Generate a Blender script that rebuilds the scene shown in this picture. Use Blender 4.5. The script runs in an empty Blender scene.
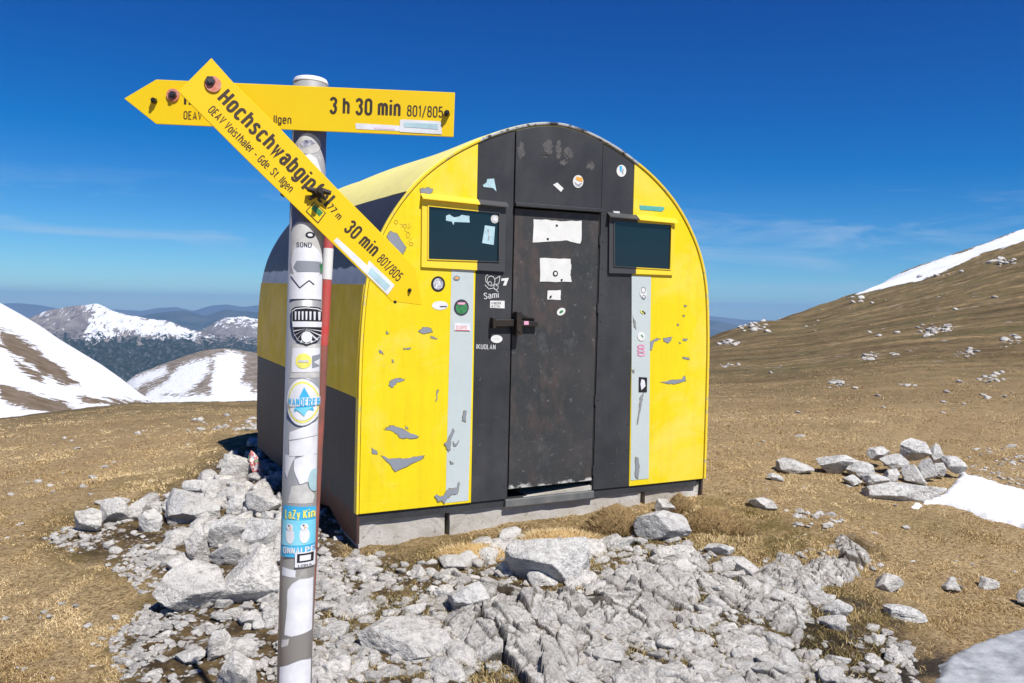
import bpy, bmesh, math, random
import numpy as np
from mathutils import Vector, Matrix, Euler

rng = np.random.default_rng(7)
random.seed(7)
R_ = math.radians
scene = bpy.context.scene
COL = scene.collection

# ------------------------------------------------------------------ camera
F = 840.0
EYE = np.array([0.0, 0.0, 1.5])
def pd(x, y): return np.array([(x - 512) / F, -(y - 341.5) / F, -1.0])
_up = np.cross(pd(1352, 325.1), pd(512, 310)); _up /= np.linalg.norm(_up)
if _up[1] < 0: _up = -_up
_z = np.array([0, 0, -1.0]); _wy = _z - _z.dot(_up) * _up; _wy /= np.linalg.norm(_wy)
_wx = np.cross(_wy, _up)
RM = np.array([_wx, _wy, _up])                      # camera axes -> world axes
cam_d = bpy.data.cameras.new('camera'); cam = bpy.data.objects.new('camera', cam_d); COL.objects.link(cam)
m3 = Matrix([list(r) for r in RM])
cam.matrix_world = Matrix.Translation(EYE.tolist()) @ m3.to_4x4()
cam_d.sensor_width = 36.0; cam_d.lens = F * 36.0 / 1024.0
cam_d.clip_start = 0.05; cam_d.clip_end = 80000.0
scene.camera = cam

# ------------------------------------------------------------------ sky, sun, exposure
SUN_EL = R_(55); SUN_AZ = math.atan2(0.62, -0.78)   # clockwise from +Y
world = bpy.data.worlds.new('World'); scene.world = world; world.use_nodes = True
nt = world.node_tree; nt.nodes.clear()
sky = nt.nodes.new('ShaderNodeTexSky'); sky.sky_type = 'NISHITA'; sky.sun_disc = False
sky.sun_elevation = SUN_EL; sky.sun_rotation = SUN_AZ; sky.altitude = 2200
sky.air_density = 1.0; sky.dust_density = 0.05; sky.ozone_density = 3.0
sp_ = nt.nodes.new('ShaderNodeSeparateColor'); cb_ = nt.nodes.new('ShaderNodeCombineColor')
for _i, (_g, _p, _o) in enumerate(((.48, 1.75, .36), (.61, 1.62, .0), (.74, 1.12, 0.))):      # polarised deep-blue high-altitude sky
    _a = nt.nodes.new('ShaderNodeMath'); _a.operation = 'DIVIDE'; _a.inputs[1].default_value = 7.85
    _b = nt.nodes.new('ShaderNodeMath'); _b.operation = 'POWER'; _b.inputs[1].default_value = _p
    _c = nt.nodes.new('ShaderNodeMath'); _c.operation = 'MULTIPLY'; _c.inputs[1].default_value = _g*7.85
    nt.links.new(sp_.outputs[_i], _a.inputs[0]); nt.links.new(_a.outputs[0], _b.inputs[0]); nt.links.new(_b.outputs[0], _c.inputs[0]); _d = nt.nodes.new('ShaderNodeMath'); _d.operation = 'SUBTRACT'; _d.use_clamp = False; _d.inputs[1].default_value = _o; nt.links.new(_c.outputs[0], _d.inputs[0])
    _e = nt.nodes.new('ShaderNodeMath'); _e.operation = 'MAXIMUM'; _e.inputs[1].default_value = .01; nt.links.new(_d.outputs[0], _e.inputs[0]); nt.links.new(_e.outputs[0], cb_.inputs[_i])
bg = nt.nodes.new('ShaderNodeBackground'); bg.inputs[1].default_value = 0.10
wo = nt.nodes.new('ShaderNodeOutputWorld')
# thin cirrus, low over the horizon
tc = nt.nodes.new('ShaderNodeTexCoord'); sep = nt.nodes.new('ShaderNodeSeparateXYZ')
nt.links.new(tc.outputs['Generated'], sep.inputs[0])
mpn = nt.nodes.new('ShaderNodeMapping'); mpn.inputs['Scale'].default_value = (2.2, 2.2, 16.0)
nt.links.new(tc.outputs['Generated'], mpn.inputs[0])
cn = nt.nodes.new('ShaderNodeTexNoise'); cn.inputs['Scale'].default_value = 2.1; cn.inputs['Detail'].default_value = 7
cn.inputs['Roughness'].default_value = 0.6; cn.inputs['Distortion'].default_value = 0.6
nt.links.new(mpn.outputs[0], cn.inputs[0])
cr = nt.nodes.new('ShaderNodeValToRGB'); cr.color_ramp.elements[0].position = 0.50; cr.color_ramp.elements[1].position = 0.80
nt.links.new(cn.outputs[0], cr.inputs[0])
eb = nt.nodes.new('ShaderNodeValToRGB'); e = eb.color_ramp.elements
e[0].position = 0.0; e[0].color = (.35, .35, .35, 1); e[1].position = 0.145; e[1].color = (0, 0, 0, 1)
q = e.new(0.05); q.color = (.8, .8, .8, 1); q = e.new(0.10); q.color = (1, 1, 1, 1)
nt.links.new(sep.outputs[2], eb.inputs[0])
mu = nt.nodes.new('ShaderNodeMath'); mu.operation = 'MULTIPLY'
nt.links.new(cr.outputs[0], mu.inputs[0]); nt.links.new(eb.outputs[0], mu.inputs[1])
mu2 = nt.nodes.new('ShaderNodeMath'); mu2.operation = 'MULTIPLY'; mu2.inputs[1].default_value = 0.7
nt.links.new(mu.outputs[0], mu2.inputs[0])
mx = nt.nodes.new('ShaderNodeMix'); mx.data_type = 'RGBA'
nt.links.new(sky.outputs[0], sp_.inputs[0])
nt.links.new(cb_.outputs[0], mx.inputs[6]); mx.inputs[7].default_value = (3.4, 4.5, 5.8, 1)
nt.links.new(mu2.outputs[0], mx.inputs[0])
nt.links.new(mx.outputs[2], bg.inputs[0]); nt.links.new(bg.outputs[0], wo.inputs[0])

sd = bpy.data.lights.new('sun', 'SUN'); sd.energy = 4.9; sd.angle = R_(0.53); sd.color = (1.0, 0.955, 0.90)
sun = bpy.data.objects.new('sun', sd); COL.objects.link(sun)
sv = Vector((math.sin(SUN_AZ) * math.cos(SUN_EL), math.cos(SUN_AZ) * math.cos(SUN_EL), math.sin(SUN_EL)))
sun.rotation_euler = sv.to_track_quat('Z', 'Y').to_euler(); sun.location = (4, -5, 12)
scene.view_settings.view_transform = 'Standard'; scene.view_settings.look = 'None'
scene.view_settings.exposure = 0.50; scene.view_settings.gamma = 1.0
scene.view_settings.use_curve_mapping = False
try: scene.cycles.volume_bounces = 0
except Exception: pass

# ------------------------------------------------------------------ numeric helpers
def wdir(x, y): return RM @ pd(x, y)
def project(P):
    P = np.asarray(P, float); c = (P - EYE) @ RM
    z = np.where(np.abs(c[..., 2]) < 1e-6, -1e-6, c[..., 2])
    return 512 + F * c[..., 0] / -z, 341.5 - F * c[..., 1] / -z
_perm = np.random.default_rng(3).random((64, 64, 64))
def vnoise(x, y, z=0.0):
    x, y, z = np.broadcast_arrays(np.asarray(x, float), np.asarray(y, float), np.asarray(z, float))
    xi = np.floor(x).astype(int); yi = np.floor(y).astype(int); zi = np.floor(z).astype(int)
    fx = x - xi; fy = y - yi; fz = z - zi
    fx = fx * fx * (3 - 2 * fx); fy = fy * fy * (3 - 2 * fy); fz = fz * fz * (3 - 2 * fz)
    def g(a, b, c): return _perm[(xi + a) & 63, (yi + b) & 63, (zi + c) & 63]
    x0 = g(0,0,0)*(1-fx)+g(1,0,0)*fx; x1 = g(0,1,0)*(1-fx)+g(1,1,0)*fx
    x2 = g(0,0,1)*(1-fx)+g(1,0,1)*fx; x3 = g(0,1,1)*(1-fx)+g(1,1,1)*fx
    return ((x0*(1-fy)+x1*fy)*(1-fz) + (x2*(1-fy)+x3*fy)*fz) * 2 - 1
def fbm(x, y, z=0.0, o=4, r=0.5):
    s = 0; a = 1; f = 1; n = 0
    for i in range(o):
        s = s + a * vnoise(x*f + 17.3*i, y*f + 9.1*i, np.asarray(z)*f + 5.7*i); n += a; a *= r; f *= 2.03
    return s / n
def worley(x, y, seed=0):
    """F1, F2, cell random values, offset from the cell centre"""
    xi = np.floor(x).astype(int); yi = np.floor(y).astype(int)
    f1 = np.full(x.shape, 9.0); f2 = np.full(x.shape, 9.0)
    rid = np.zeros(x.shape); r2 = np.zeros(x.shape); dx1 = np.zeros(x.shape); dy1 = np.zeros(x.shape)
    for a in (-1, 0, 1):
        for b in (-1, 0, 1):
            ii = (xi + a) & 63; jj = (yi + b) & 63
            px = xi + a + .1 + .8*_perm[ii, jj, seed & 63]; py = yi + b + .1 + .8*_perm[ii, jj, (seed + 1) & 63]
            dx = x - px; dy = y - py; d = np.sqrt(dx*dx + dy*dy)
            c = d < f1
            f2 = np.where(c, f1, np.minimum(f2, d)); f1 = np.where(c, d, f1)
            rid = np.where(c, _perm[ii, jj, (seed+2) & 63], rid); r2 = np.where(c, _perm[ii, jj, (seed+3) & 63], r2)
            dx1 = np.where(c, dx, dx1); dy1 = np.where(c, dy, dy1)
    return f1, f2, rid, r2, dx1, dy1
def sstep(a, b, x):
    t = np.clip((x - a) / (b - a), 0, 1); return t*t*(3 - 2*t)
def poly_sdf(px, py, poly):
    """signed distance in the units given, positive inside"""
    px = np.asarray(px, float); py = np.asarray(py, float)
    d = np.full(px.shape, 1e9); ins = np.zeros(px.shape, bool)
    n = len(poly)
    for i in range(n):
        x0, y0 = poly[i]; x1, y1 = poly[(i+1) % n]
        ex, ey = x1-x0, y1-y0
        t = np.clip(((px-x0)*ex + (py-y0)*ey) / (ex*ex + ey*ey + 1e-12), 0, 1)
        d = np.minimum(d, np.hypot(px - x0 - t*ex, py - y0 - t*ey))
        c = ((y0 > py) != (y1 > py))
        xs = x0 + (py - y0) * ex / (ey if abs(ey) > 1e-12 else 1e-12)
        ins ^= (c & (px < xs))
    return np.where(ins, d, -d)

# ------------------------------------------------------------------ terrain height
def yh(x): return 310 + 0.018*(x - 512)
_PY = np.array([0, 3, 4.7, 6, 8, 12, 20, 30, 60, 120, 200, 300.])
_PX = np.array([-600, 0, 130, 258, 400, 550, 707, 760, 800, 900, 1024, 1500.])
_PZ = np.array([
 [0,0,0,0,-.1,-.3,-1,-3,-12,-32,-60,-95],
 [0,0,.03,.03,-.05,-.35,-1.31,-3.2,-12,-32,-60,-95],
 [0,0,.06,.1,.05,-.15,-.88,-2.8,-12,-32,-60,-95],
 [0,0,.1,.17,.2,0,-.78,-2.7,-12,-30,-58,-95],
 [0,0,.12,.2,.2,0,-.7,-2.5,-11,-28,-55,-90],
 [0,0,.15,.22,.25,.05,-.5,-1.8,-8,-24,-50,-80],
 [0,0,.15,.26,.15,.12,.15,.12,-.55,-8,-25,-50],
 [0,0,.12,.25,.2,.15,.2,.35,.93,-1,-12,-35],
 [0,0,.1,.2,.2,.2,.3,.5,.95,1.9,-5,-20],
 [0,0,.05,.12,.2,.3,.7,1.2,2.8,6.8,12.4,8],
 [0,0,0,.08,.15,.35,.9,2.,5.5,13.5,23.2,24],
 [0,0,0,.05,.15,.5,2,4.5,12,27,45,60.]])
_TH = np.linspace(-R_(60), R_(60), 481)
_LR = np.linspace(math.log(1.0), math.log(420.), 320)
def _mk():
    xs = 512 + F*np.tan(_TH)
    rows = np.array([np.interp(xs, _PX, _PZ[:, k]) for k in range(len(_PY))])   # [k, th]
    T = np.zeros((len(_TH), len(_LR)))
    for i, th in enumerate(_TH):
        T[i] = np.interp(np.exp(_LR)*math.cos(th), _PY, rows[:, i])
    k = np.exp(-np.linspace(-2, 2, 15)**2); k /= k.sum()
    T = np.apply_along_axis(lambda v: np.convolve(np.pad(v, 7, 'edge'), k, 'valid'), 0, T)
    k = np.exp(-np.linspace(-2, 2, 11)**2); k /= k.sum()
    return np.apply_along_axis(lambda v: np.convolve(np.pad(v, 5, 'edge'), k, 'valid'), 1, T)
_TAB = _mk()
def H(X, Y, detail=True):
    X = np.asarray(X, float); Y = np.asarray(Y, float)
    r = np.maximum(np.hypot(X, Y), 1.0); th = np.arctan2(X, Y)
    back = sstep(R_(62), R_(110), np.abs(th))
    a = np.clip((th - _TH[0])/(_TH[1]-_TH[0]), 0, len(_TH)-1.001); b = np.clip((np.log(r) - _LR[0])/(_LR[1]-_LR[0]), 0, len(_LR)-1.001)
    ai = a.astype(int); bi = b.astype(int); fa = a-ai; fb = b-bi
    z = (_TAB[ai, bi]*(1-fa)+_TAB[ai+1, bi]*fa)*(1-fb) + (_TAB[ai, bi+1]*(1-fa)+_TAB[ai+1, bi+1]*fa)*fb
    z = z*(1-back)
    if detail:
        z = z + .035*fbm(X*.9, Y*.9, 1.0, 3)*np.clip(r/6, 0, 1) + .012*fbm(X*4.5, Y*4.5, 4.0, 3)
        z = z + np.clip((r-14)/60, 0, 1)*(.55*fbm(X*.09, Y*.09, 2.0, 4) + .12*fbm(X*.5, Y*.5, 7.0, 3) + .55*np.abs(fbm(X*.07+.05*Y, Y*.30-.02*X, 12.0, 4)) )
    return z
def gp(x, y, far=260.):
    d = wdir(x, y); d = d/d[1]
    t = np.exp(np.linspace(math.log(2.0), math.log(far), 900))
    P = EYE + d*t[:, None]
    h = H(P[:, 0], P[:, 1]); k = np.nonzero(P[:, 2] < h)[0]
    if len(k) == 0: return EYE + d*far
    k = max(int(k[0]), 1); a = P[k-1, 2]-h[k-1]; b = h[k]-P[k, 2]
    tt = t[k-1] + (t[k]-t[k-1])*a/(a+b+1e-9); p = EYE + d*tt; p[2] = H(p[0], p[1]); return p

# ------------------------------------------------------------------ object helpers
def link(name, me, mat=None, parent=None, smooth=False):
    o = bpy.data.objects.new(name, me); COL.objects.link(o)
    if mat is not None:
        for m_ in (mat if isinstance(mat, (list, tuple)) else [mat]): me.materials.append(m_)
    if parent is not None: o.parent = parent
    if smooth: me.polygons.foreach_set('use_smooth', [True]*len(me.polygons))
    return o
def tag(o, label=None, cat=None, group=None, kind=None):
    if label: o['label'] = label
    if cat: o['category'] = cat
    if group: o['group'] = group
    if kind: o['kind'] = kind
    return o
def empty(name, mw, label, cat, group=None):
    o = bpy.data.objects.new(name, None); COL.objects.link(o); o.matrix_world = mw; o.empty_display_size = .1
    return tag(o, label, cat, group)
def grid_mesh(name, V, nr, nc, flip=False):
    me = bpy.data.meshes.new(name)
    me.vertices.add(len(V)); me.vertices.foreach_set('co', np.ascontiguousarray(V, dtype=np.float32).ravel())
    r, c = np.meshgrid(np.arange(nr-1), np.arange(nc-1), indexing='ij')
    a = (r*nc + c).ravel(); q = np.stack([a, a+1, a+1+nc, a+nc], 1)
    if flip: q = q[:, ::-1]
    return _faces(me, q)
def _faces(me, q):
    n, k = q.shape
    me.loops.add(n*k); me.loops.foreach_set('vertex_index', np.ascontiguousarray(q, dtype=np.int32).ravel())
    me.polygons.add(n); me.polygons.foreach_set('loop_start', np.arange(0, n*k, k, dtype=np.int32))
    me.polygons.foreach_set('loop_total', np.full(n, k, dtype=np.int32))
    me.update(calc_edges=True); me.validate(); return me
def raw_mesh(name, V, Fc):
    me = bpy.data.meshes.new(name); me.vertices.add(len(V))
    me.vertices.foreach_set('co', np.ascontiguousarray(V, dtype=np.float32).ravel())
    return _faces(me, Fc)
def attr(me, name, vals):
    a = me.attributes.new(name, 'FLOAT', 'POINT'); a.data.foreach_set('value', np.ascontiguousarray(vals, dtype=np.float32).ravel())
def bm_mesh(bm, name='m'):
    bmesh.ops.recalc_face_normals(bm, faces=bm.faces)
    me = bpy.data.meshes.new(name); bm.to_mesh(me); bm.free(); return me
def prism(bm, pts, w0, w1):
    """polygon pts (u,v) extruded between depths w0 (front, smaller) and w1; local axes u=x, depth=y, v=z"""
    a = [bm.verts.new((p[0], w0, p[1])) for p in pts]; b = [bm.verts.new((p[0], w1, p[1])) for p in pts]
    bm.faces.new(a); bm.faces.new(b[::-1]); n = len(pts)
    for i in range(n): bm.faces.new((a[i], b[i], b[(i+1) % n], a[(i+1) % n]))
def box(bm, x0, x1, y0, y1, z0, z1):
    prism(bm, [(x0, z0), (x1, z0), (x1, z1), (x0, z1)], y0, y1)
def tube(bm, p0, p1, r0, r1=None, n=24, cap=True):
    p0 = Vector(p0); p1 = Vector(p1); r1 = r0 if r1 is None else r1
    ax = (p1-p0).normalized(); s = ax.orthogonal().normalized(); t = ax.cross(s)
    A = [bm.verts.new(p0 + (s*math.cos(2*math.pi*i/n)+t*math.sin(2*math.pi*i/n))*r0) for i in range(n)]
    B = [bm.verts.new(p1 + (s*math.cos(2*math.pi*i/n)+t*math.sin(2*math.pi*i/n))*r1) for i in range(n)]
    for i in range(n): bm.faces.new((A[i], A[(i+1) % n], B[(i+1) % n], B[i]))
    if cap: bm.faces.new(A[::-1]); bm.faces.new(B)
def bevel(o, w=.003, seg=2):
    m = o.modifiers.new('bevel', 'BEVEL'); m.width = w; m.segments = seg; m.limit_method = 'ANGLE'; m.angle_limit = R_(40)
def _arc(cx, cy, rx, ry, a0, a1, n=7):
    return [(cx + rx*math.cos(R_(a0+(a1-a0)*i/n)), cy + ry*math.sin(R_(a0+(a1-a0)*i/n))) for i in range(n+1)]
def _ring(x0, x1, y0, y1):
    cx, rx = (x0+x1)/2, (x1-x0)/2; ry = min(rx*1.15, (y1-y0)/2)
    return _arc(cx, y1-ry, rx, ry, 0, 180) + _arc(cx, y0+ry, rx, ry, 180, 360) + [(x1, y1-ry)]
W = .34; C_ = W/2; XH = .74
GLYPH = {
 'H': (W, [[(0,0),(0,1)], [(W,0),(W,1)], [(0,.52),(W,.52)]]), 'O': (W, [_ring(0, W, 0, 1)]), '0': (W, [_ring(0, W, 0, 1)]),
 'E': (.28, [[(.28,0),(0,0),(0,1),(.28,1)], [(0,.52),(.24,.52)]]), 'A': (.38, [[(0,0),(.19,1),(.38,0)], [(.07,.28),(.31,.28)]]), 'V': (.36, [[(0,1),(.18,0),(.36,1)]]),
 'G': (W, [_arc(C_, .8, C_, .2, 20, 180) + _arc(C_, .2, C_, .2, 180, 360) + [(W,.48),(C_,.48)]]), 'S': (W, [_arc(C_, .78, C_, .22, 10, 190) + _arc(C_, .22, C_, .26, 80, -10)[0:] + _arc(C_, .22, C_, .22, -10, -170)]),
 'I': (0, [[(0,0),(0,1)]]), 'L': (.26, [[(0,1),(0,0),(.26,0)]]), 'N': (W, [[(0,0),(0,1)], [(0,1),(W,0)], [(W,0),(W,1)]]), 'K': (W, [[(0,0),(0,1)], [(W,1),(.02,.42)], [(.1,.52),(W,0)]]),
 'U': (W, [[(0,1)] + _arc(C_, .2, C_, .2, 180, 360) + [(W,1)]]), 'T': (.34, [[(0,1),(.34,1)], [(.17,1),(.17,0)]]), 'D': (W, [[(0,0),(0,1),(.12,1)] + _arc(.12, .76, .22, .24, 90, 0)[1:] + _arc(.12, .24, .22, .24, 0, -90) + [(0,0)]]),
 'R': (W, [[(0,0),(0,1),(.14,1)] + _arc(.14, .76, .2, .24, 90, -90)[1:] + [(0,.52)], [(.16,.52),(W,0)]]), 'P': (W, [[(0,0),(0,1),(.14,1)] + _arc(.14, .75, .2, .25, 90, -90)[1:] + [(0,.5)]]),
 'B': (W, [[(0,0),(0,1),(.14,1)] + _arc(.14, .77, .18, .23, 90, -90)[1:] + _arc(.14, .27, .2, .27, 90, -90) + [(0,0)]]), 'W': (.48, [[(0,1),(.12,0),(.24,.8),(.36,0),(.48,1)]]), 'Y': (.36, [[(0,1),(.18,.5),(.36,1)], [(.18,.5),(.18,0)]]), 'Z': (W, [[(0,1),(W,1),(0,0),(W,0)]]),
 '1': (.16, [[(0,.84),(.14,1),(.14,0)]]), '2': (W, [_arc(C_, .78, C_, .22, 175, 0) + [(W,.68),(0,0),(W,0)]]), '3': (W, [_arc(C_, .77, C_, .23, 165, -90), _arc(C_, .26, C_, .28, 90, -165)]),
 '5': (W, [[(.31,1),(.03,1),(.01,.56)] + _arc(C_, .36, C_, .26, 130, 0)[1:] + _arc(C_, .24, C_, .24, 0, -165)]), '7': (W, [[(0,1),(W,1),(.09,0)]]), '8': (W, [_ring(.02, W-.02, .54, 1), _ring(0, W, 0, .54)]),
 '/': (.30, [[(0,-.1),(.30,1.05)]]), '.': (0, [[(0,0),(0,.05)]]), '-': (.2, [[(0,.42),(.2,.42)]]), '\u2013': (.26, [[(0,.40),(.26,.40)]]),
 'a': (.28, [[(.28,0),(.28,.52)] + _arc(.14, .56, .14, .18, 0, 165), _ring(0, .27, 0, .44)]), 'b': (.29, [[(0,0),(0,1.02)], _ring(0, .29, 0, XH)]), 'c': (.27, [_arc(.145, .54, .145, .2, 25, 180) + _arc(.145, .2, .145, .2, 180, 335)]),
 'd': (.29, [[(.29,0),(.29,1.02)], _ring(0, .29, 0, XH)]), 'e': (.29, [[(.01,.38),(.29,.38)] + _arc(.145, .54, .145, .2, 0, 180) + _arc(.145, .2, .145, .2, 180, 330)]), 'f': (.2, [[(.08,0),(.08,.82)] + _arc(.2, .82, .12, .19, 180, 95)[1:], [(-.02,.70),(.2,.70)]]),
 'g': (.29, [[(.29,XH),(.29,-.06)] + _arc(.145, -.06, .145, .19, 0, -160)[1:], _ring(0, .29, 0, XH)]), 'h': (.29, [[(0,0),(0,1.02)], [(0,.5)] + _arc(.145, .54, .145, .2, 180, 0) + [(.29,0)]]), 'i': (0, [[(0,0),(0,XH)], [(0,.92),(0,1.04)]]), 'l': (0, [[(0,0),(0,1.02)]]),
 'm': (.50, [[(0,0),(0,XH)], [(0,.5)] + _arc(.125, .54, .125, .2, 180, 0) + [(.25,0)], [(.25,.5)] + _arc(.375, .54, .125, .2, 180, 0) + [(.5,0)]]), 'n': (.29, [[(0,0),(0,XH)], [(0,.5)] + _arc(.145, .54, .145, .2, 180, 0) + [(.29,0)]]), 'o': (.29, [_ring(0, .29, 0, XH)]),
 'p': (.29, [[(0,-.25),(0,XH)], _ring(0, .29, 0, XH)]), 'r': (.18, [[(0,0),(0,XH)], [(0,.5)] + _arc(.15, .52, .15, .2, 180, 80)]), 's': (.26, [_arc(.13, .56, .13, .17, 15, 200) + _arc(.13, .18, .13, .2, 70, -10) + _arc(.13, .18, .13, .18, -15, -165)]), 't': (.2, [[(.07,.95),(.07,.16)] + _arc(.19, .16, .12, .15, 180, 265)[1:], [(-.03,.70),(.18,.70)]]),
 'w': (.42, [[(0,XH),(.105,0),(.21,.6),(.315,0),(.42,XH)]]), 'u': (.29, [[(0,XH)] + _arc(.145, .2, .145, .2, 180, 360) + [(.29,XH)], [(.29,.2),(.29,0)]]), 'y': (.3, [[(0,XH),(.15,.02)], [(.3,XH),(.08,-.25)]]), 'z': (.27, [[(0,XH),(.27,XH),(0,0),(.27,0)]])}
def text_mesh(s, size, cx=.62, bold=.0, spacing=1.0, align='LEFT'):
    """condensed traffic-style lettering built from strokes, in the x/z plane facing -y; size = letter height / 0.7"""
    h = size*.70; t = .115 + (.055 if bold > .0015 else .0); gap = t + .10
    bm = bmesh.new(); x = t/2; lay = 0
    for ch in s:
        if ch == ' ': x += .26; continue
        w, strokes = GLYPH.get(ch, (.3, [[(0,0),(.3,0)]]))
        for st in strokes:
            P = []
            for p in st:
                if not P or math.hypot(p[0]-P[-1][0], p[1]-P[-1][1]) > .012: P.append(p)
            if len(P) < 2: continue
            P = np.array(P, float); closed = np.hypot(*(P[0]-P[-1])) < .02
            if closed: P = P[:-1]
            n = len(P); L_, R2 = [], []
            for i in range(n):
                a = P[i-1] if (i > 0 or closed) else None; b = P[(i+1) % n] if (i < n-1 or closed) else None
                d1 = (P[i]-a)/np.linalg.norm(P[i]-a) if a is not None else None; d2 = (b-P[i])/np.linalg.norm(b-P[i]) if b is not None else None
                if d1 is None: d1 = d2
                if d2 is None: d2 = d1
                m_ = d1+d2; nm = np.linalg.norm(m_)
                if nm < .2: m_ = d1; nm = 1.
                m_ = m_/nm; nn = np.array([-m_[1], m_[0]]); k = t/2/max(.45, abs(float(np.dot(nn, [-d1[1], d1[0]]))))
                e = 0
                L_.append(P[i]+nn*k); R2.append(P[i]-nn*k)
            z = -.00006*(lay % 5); lay += 1
            vl = [bm.verts.new(((x+q[0])*h, z, q[1]*h)) for q in L_]; vr = [bm.verts.new(((x+q[0])*h, z, q[1]*h)) for q in R2]
            for i in range(n if closed else n-1):
                try: bm.faces.new((vl[i], vr[i], vr[(i+1) % n], vl[(i+1) % n]))
                except ValueError: pass
        x += w + gap
    me = bpy.data.meshes.new('t'); bm.to_mesh(me); bm.free()
    co = np.zeros(len(me.vertices)*3); me.vertices.foreach_get('co', co); co = co.reshape(-1, 3); co[:, 0] *= cx/.62; co[:, 0] -= co[:, 0].min(); me.vertices.foreach_set('co', co.ravel()); me.update()
    return me

# ------------------------------------------------------------------ materials
class M:
    def __init__(s, name):
        s.m = bpy.data.materials.new(name); s.m.use_nodes = True; s.t = s.m.node_tree; s.n = s.t.nodes
        s.b = s.n['Principled BSDF']; s.co = None
    def N(s, ty, **k):
        x = s.n.new(ty)
        for a, v in k.items(): setattr(x, a, v)
        return x
    def L(s, a, b): s.t.links.new(a, b)
    def coord(s, kind='Object', scale=(1, 1, 1)):
        t = s.N('ShaderNodeTexCoord'); mp = s.N('ShaderNodeMapping'); mp.inputs['Scale'].default_value = scale
        s.L(t.outputs[kind], mp.inputs[0]); return mp.outputs[0]
    def pos(s, scale=(1, 1, 1)):
        t = s.N('ShaderNodeNewGeometry'); mp = s.N('ShaderNodeMapping'); mp.inputs['Scale'].default_value = scale
        s.L(t.outputs['Position'], mp.inputs[0]); return mp.outputs[0]
    def noise(s, c, scale, det=5, rough=.55, dist=0):
        x = s.N('ShaderNodeTexNoise'); x.inputs['Scale'].default_value = scale; x.inputs['Detail'].default_value = det
        x.inputs['Roughness'].default_value = rough; x.inputs['Distortion'].default_value = dist; s.L(c, x.inputs[0]); return x.outputs[0]
    def vor(s, c, scale, feature='F1', out=0):
        x = s.N('ShaderNodeTexVoronoi', feature=feature); x.inputs['Scale'].default_value = scale; s.L(c, x.inputs[0]); return x.outputs[out]
    def ramp(s, f, stops):
        x = s.N('ShaderNodeValToRGB'); e = x.color_ramp.elements
        while len(e) < len(stops): e.new(.5)
        for i, (p, c) in enumerate(stops):
            e[i].position = p; e[i].color = (c, c, c, 1) if not hasattr(c, '__len__') else (*c[:3], 1)
        s.L(f, x.inputs[0]); return x.outputs[0]
    def mix(s, f, a, b, mode='MIX'):
        x = s.N('ShaderNodeMix', data_type='RGBA', blend_type=mode)
        for i, v in ((0, f), (6, a), (7, b)):
            if hasattr(v, 'is_output'): s.L(v, x.inputs[i])
            elif hasattr(v, '__len__'): x.inputs[i].default_value = (*v[:3], 1)
            else: x.inputs[i].default_value = v if i == 0 else (v, v, v, 1)
        return x.outputs[2]
    def math(s, op, a, b=0.0, clamp=False):
        x = s.N('ShaderNodeMath', operation=op, use_clamp=clamp)
        for i, v in ((0, a), (1, b)):
            if hasattr(v, 'is_output'): s.L(v, x.inputs[i])
            else: x.inputs[i].default_value = v
        return x.outputs[0]
    def attr(s, name, out=2):
        x = s.N('ShaderNodeAttribute'); x.attribute_name = name; return x.outputs[out]
    def rand(s): return s.N('ShaderNodeObjectInfo').outputs['Random']
    def sepz(s, c, i=2):
        x = s.N('ShaderNodeSeparateXYZ'); s.L(c, x.inputs[0]); return x.outputs[i]
    def bump(s, h, strength=.5, dist=.01, prev=None):
        x = s.N('ShaderNodeBump'); x.inputs['Strength'].default_value = strength; x.inputs['Distance'].default_value = dist
        s.L(h, x.inputs['Height'])
        if prev is not None: s.L(prev, x.inputs['Normal'])
        s.L(x.outputs[0], s.b.inputs['Normal']); return x.outputs[0]
    def col(s, c): 
        if hasattr(c, 'is_output'): s.L(c, s.b.inputs['Base Color'])
        else: s.b.inputs['Base Color'].default_value = (*c, 1)
    def done(s, rough=.6, metal=0, spec=.5):
        if hasattr(rough, 'is_output'): s.L(rough, s.b.inputs['Roughness'])
        else: s.b.inputs['Roughness'].default_value = rough
        s.b.inputs['Metallic'].default_value = metal; s.b.inputs['Specular IOR Level'].default_value = spec; return s.m

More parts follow.
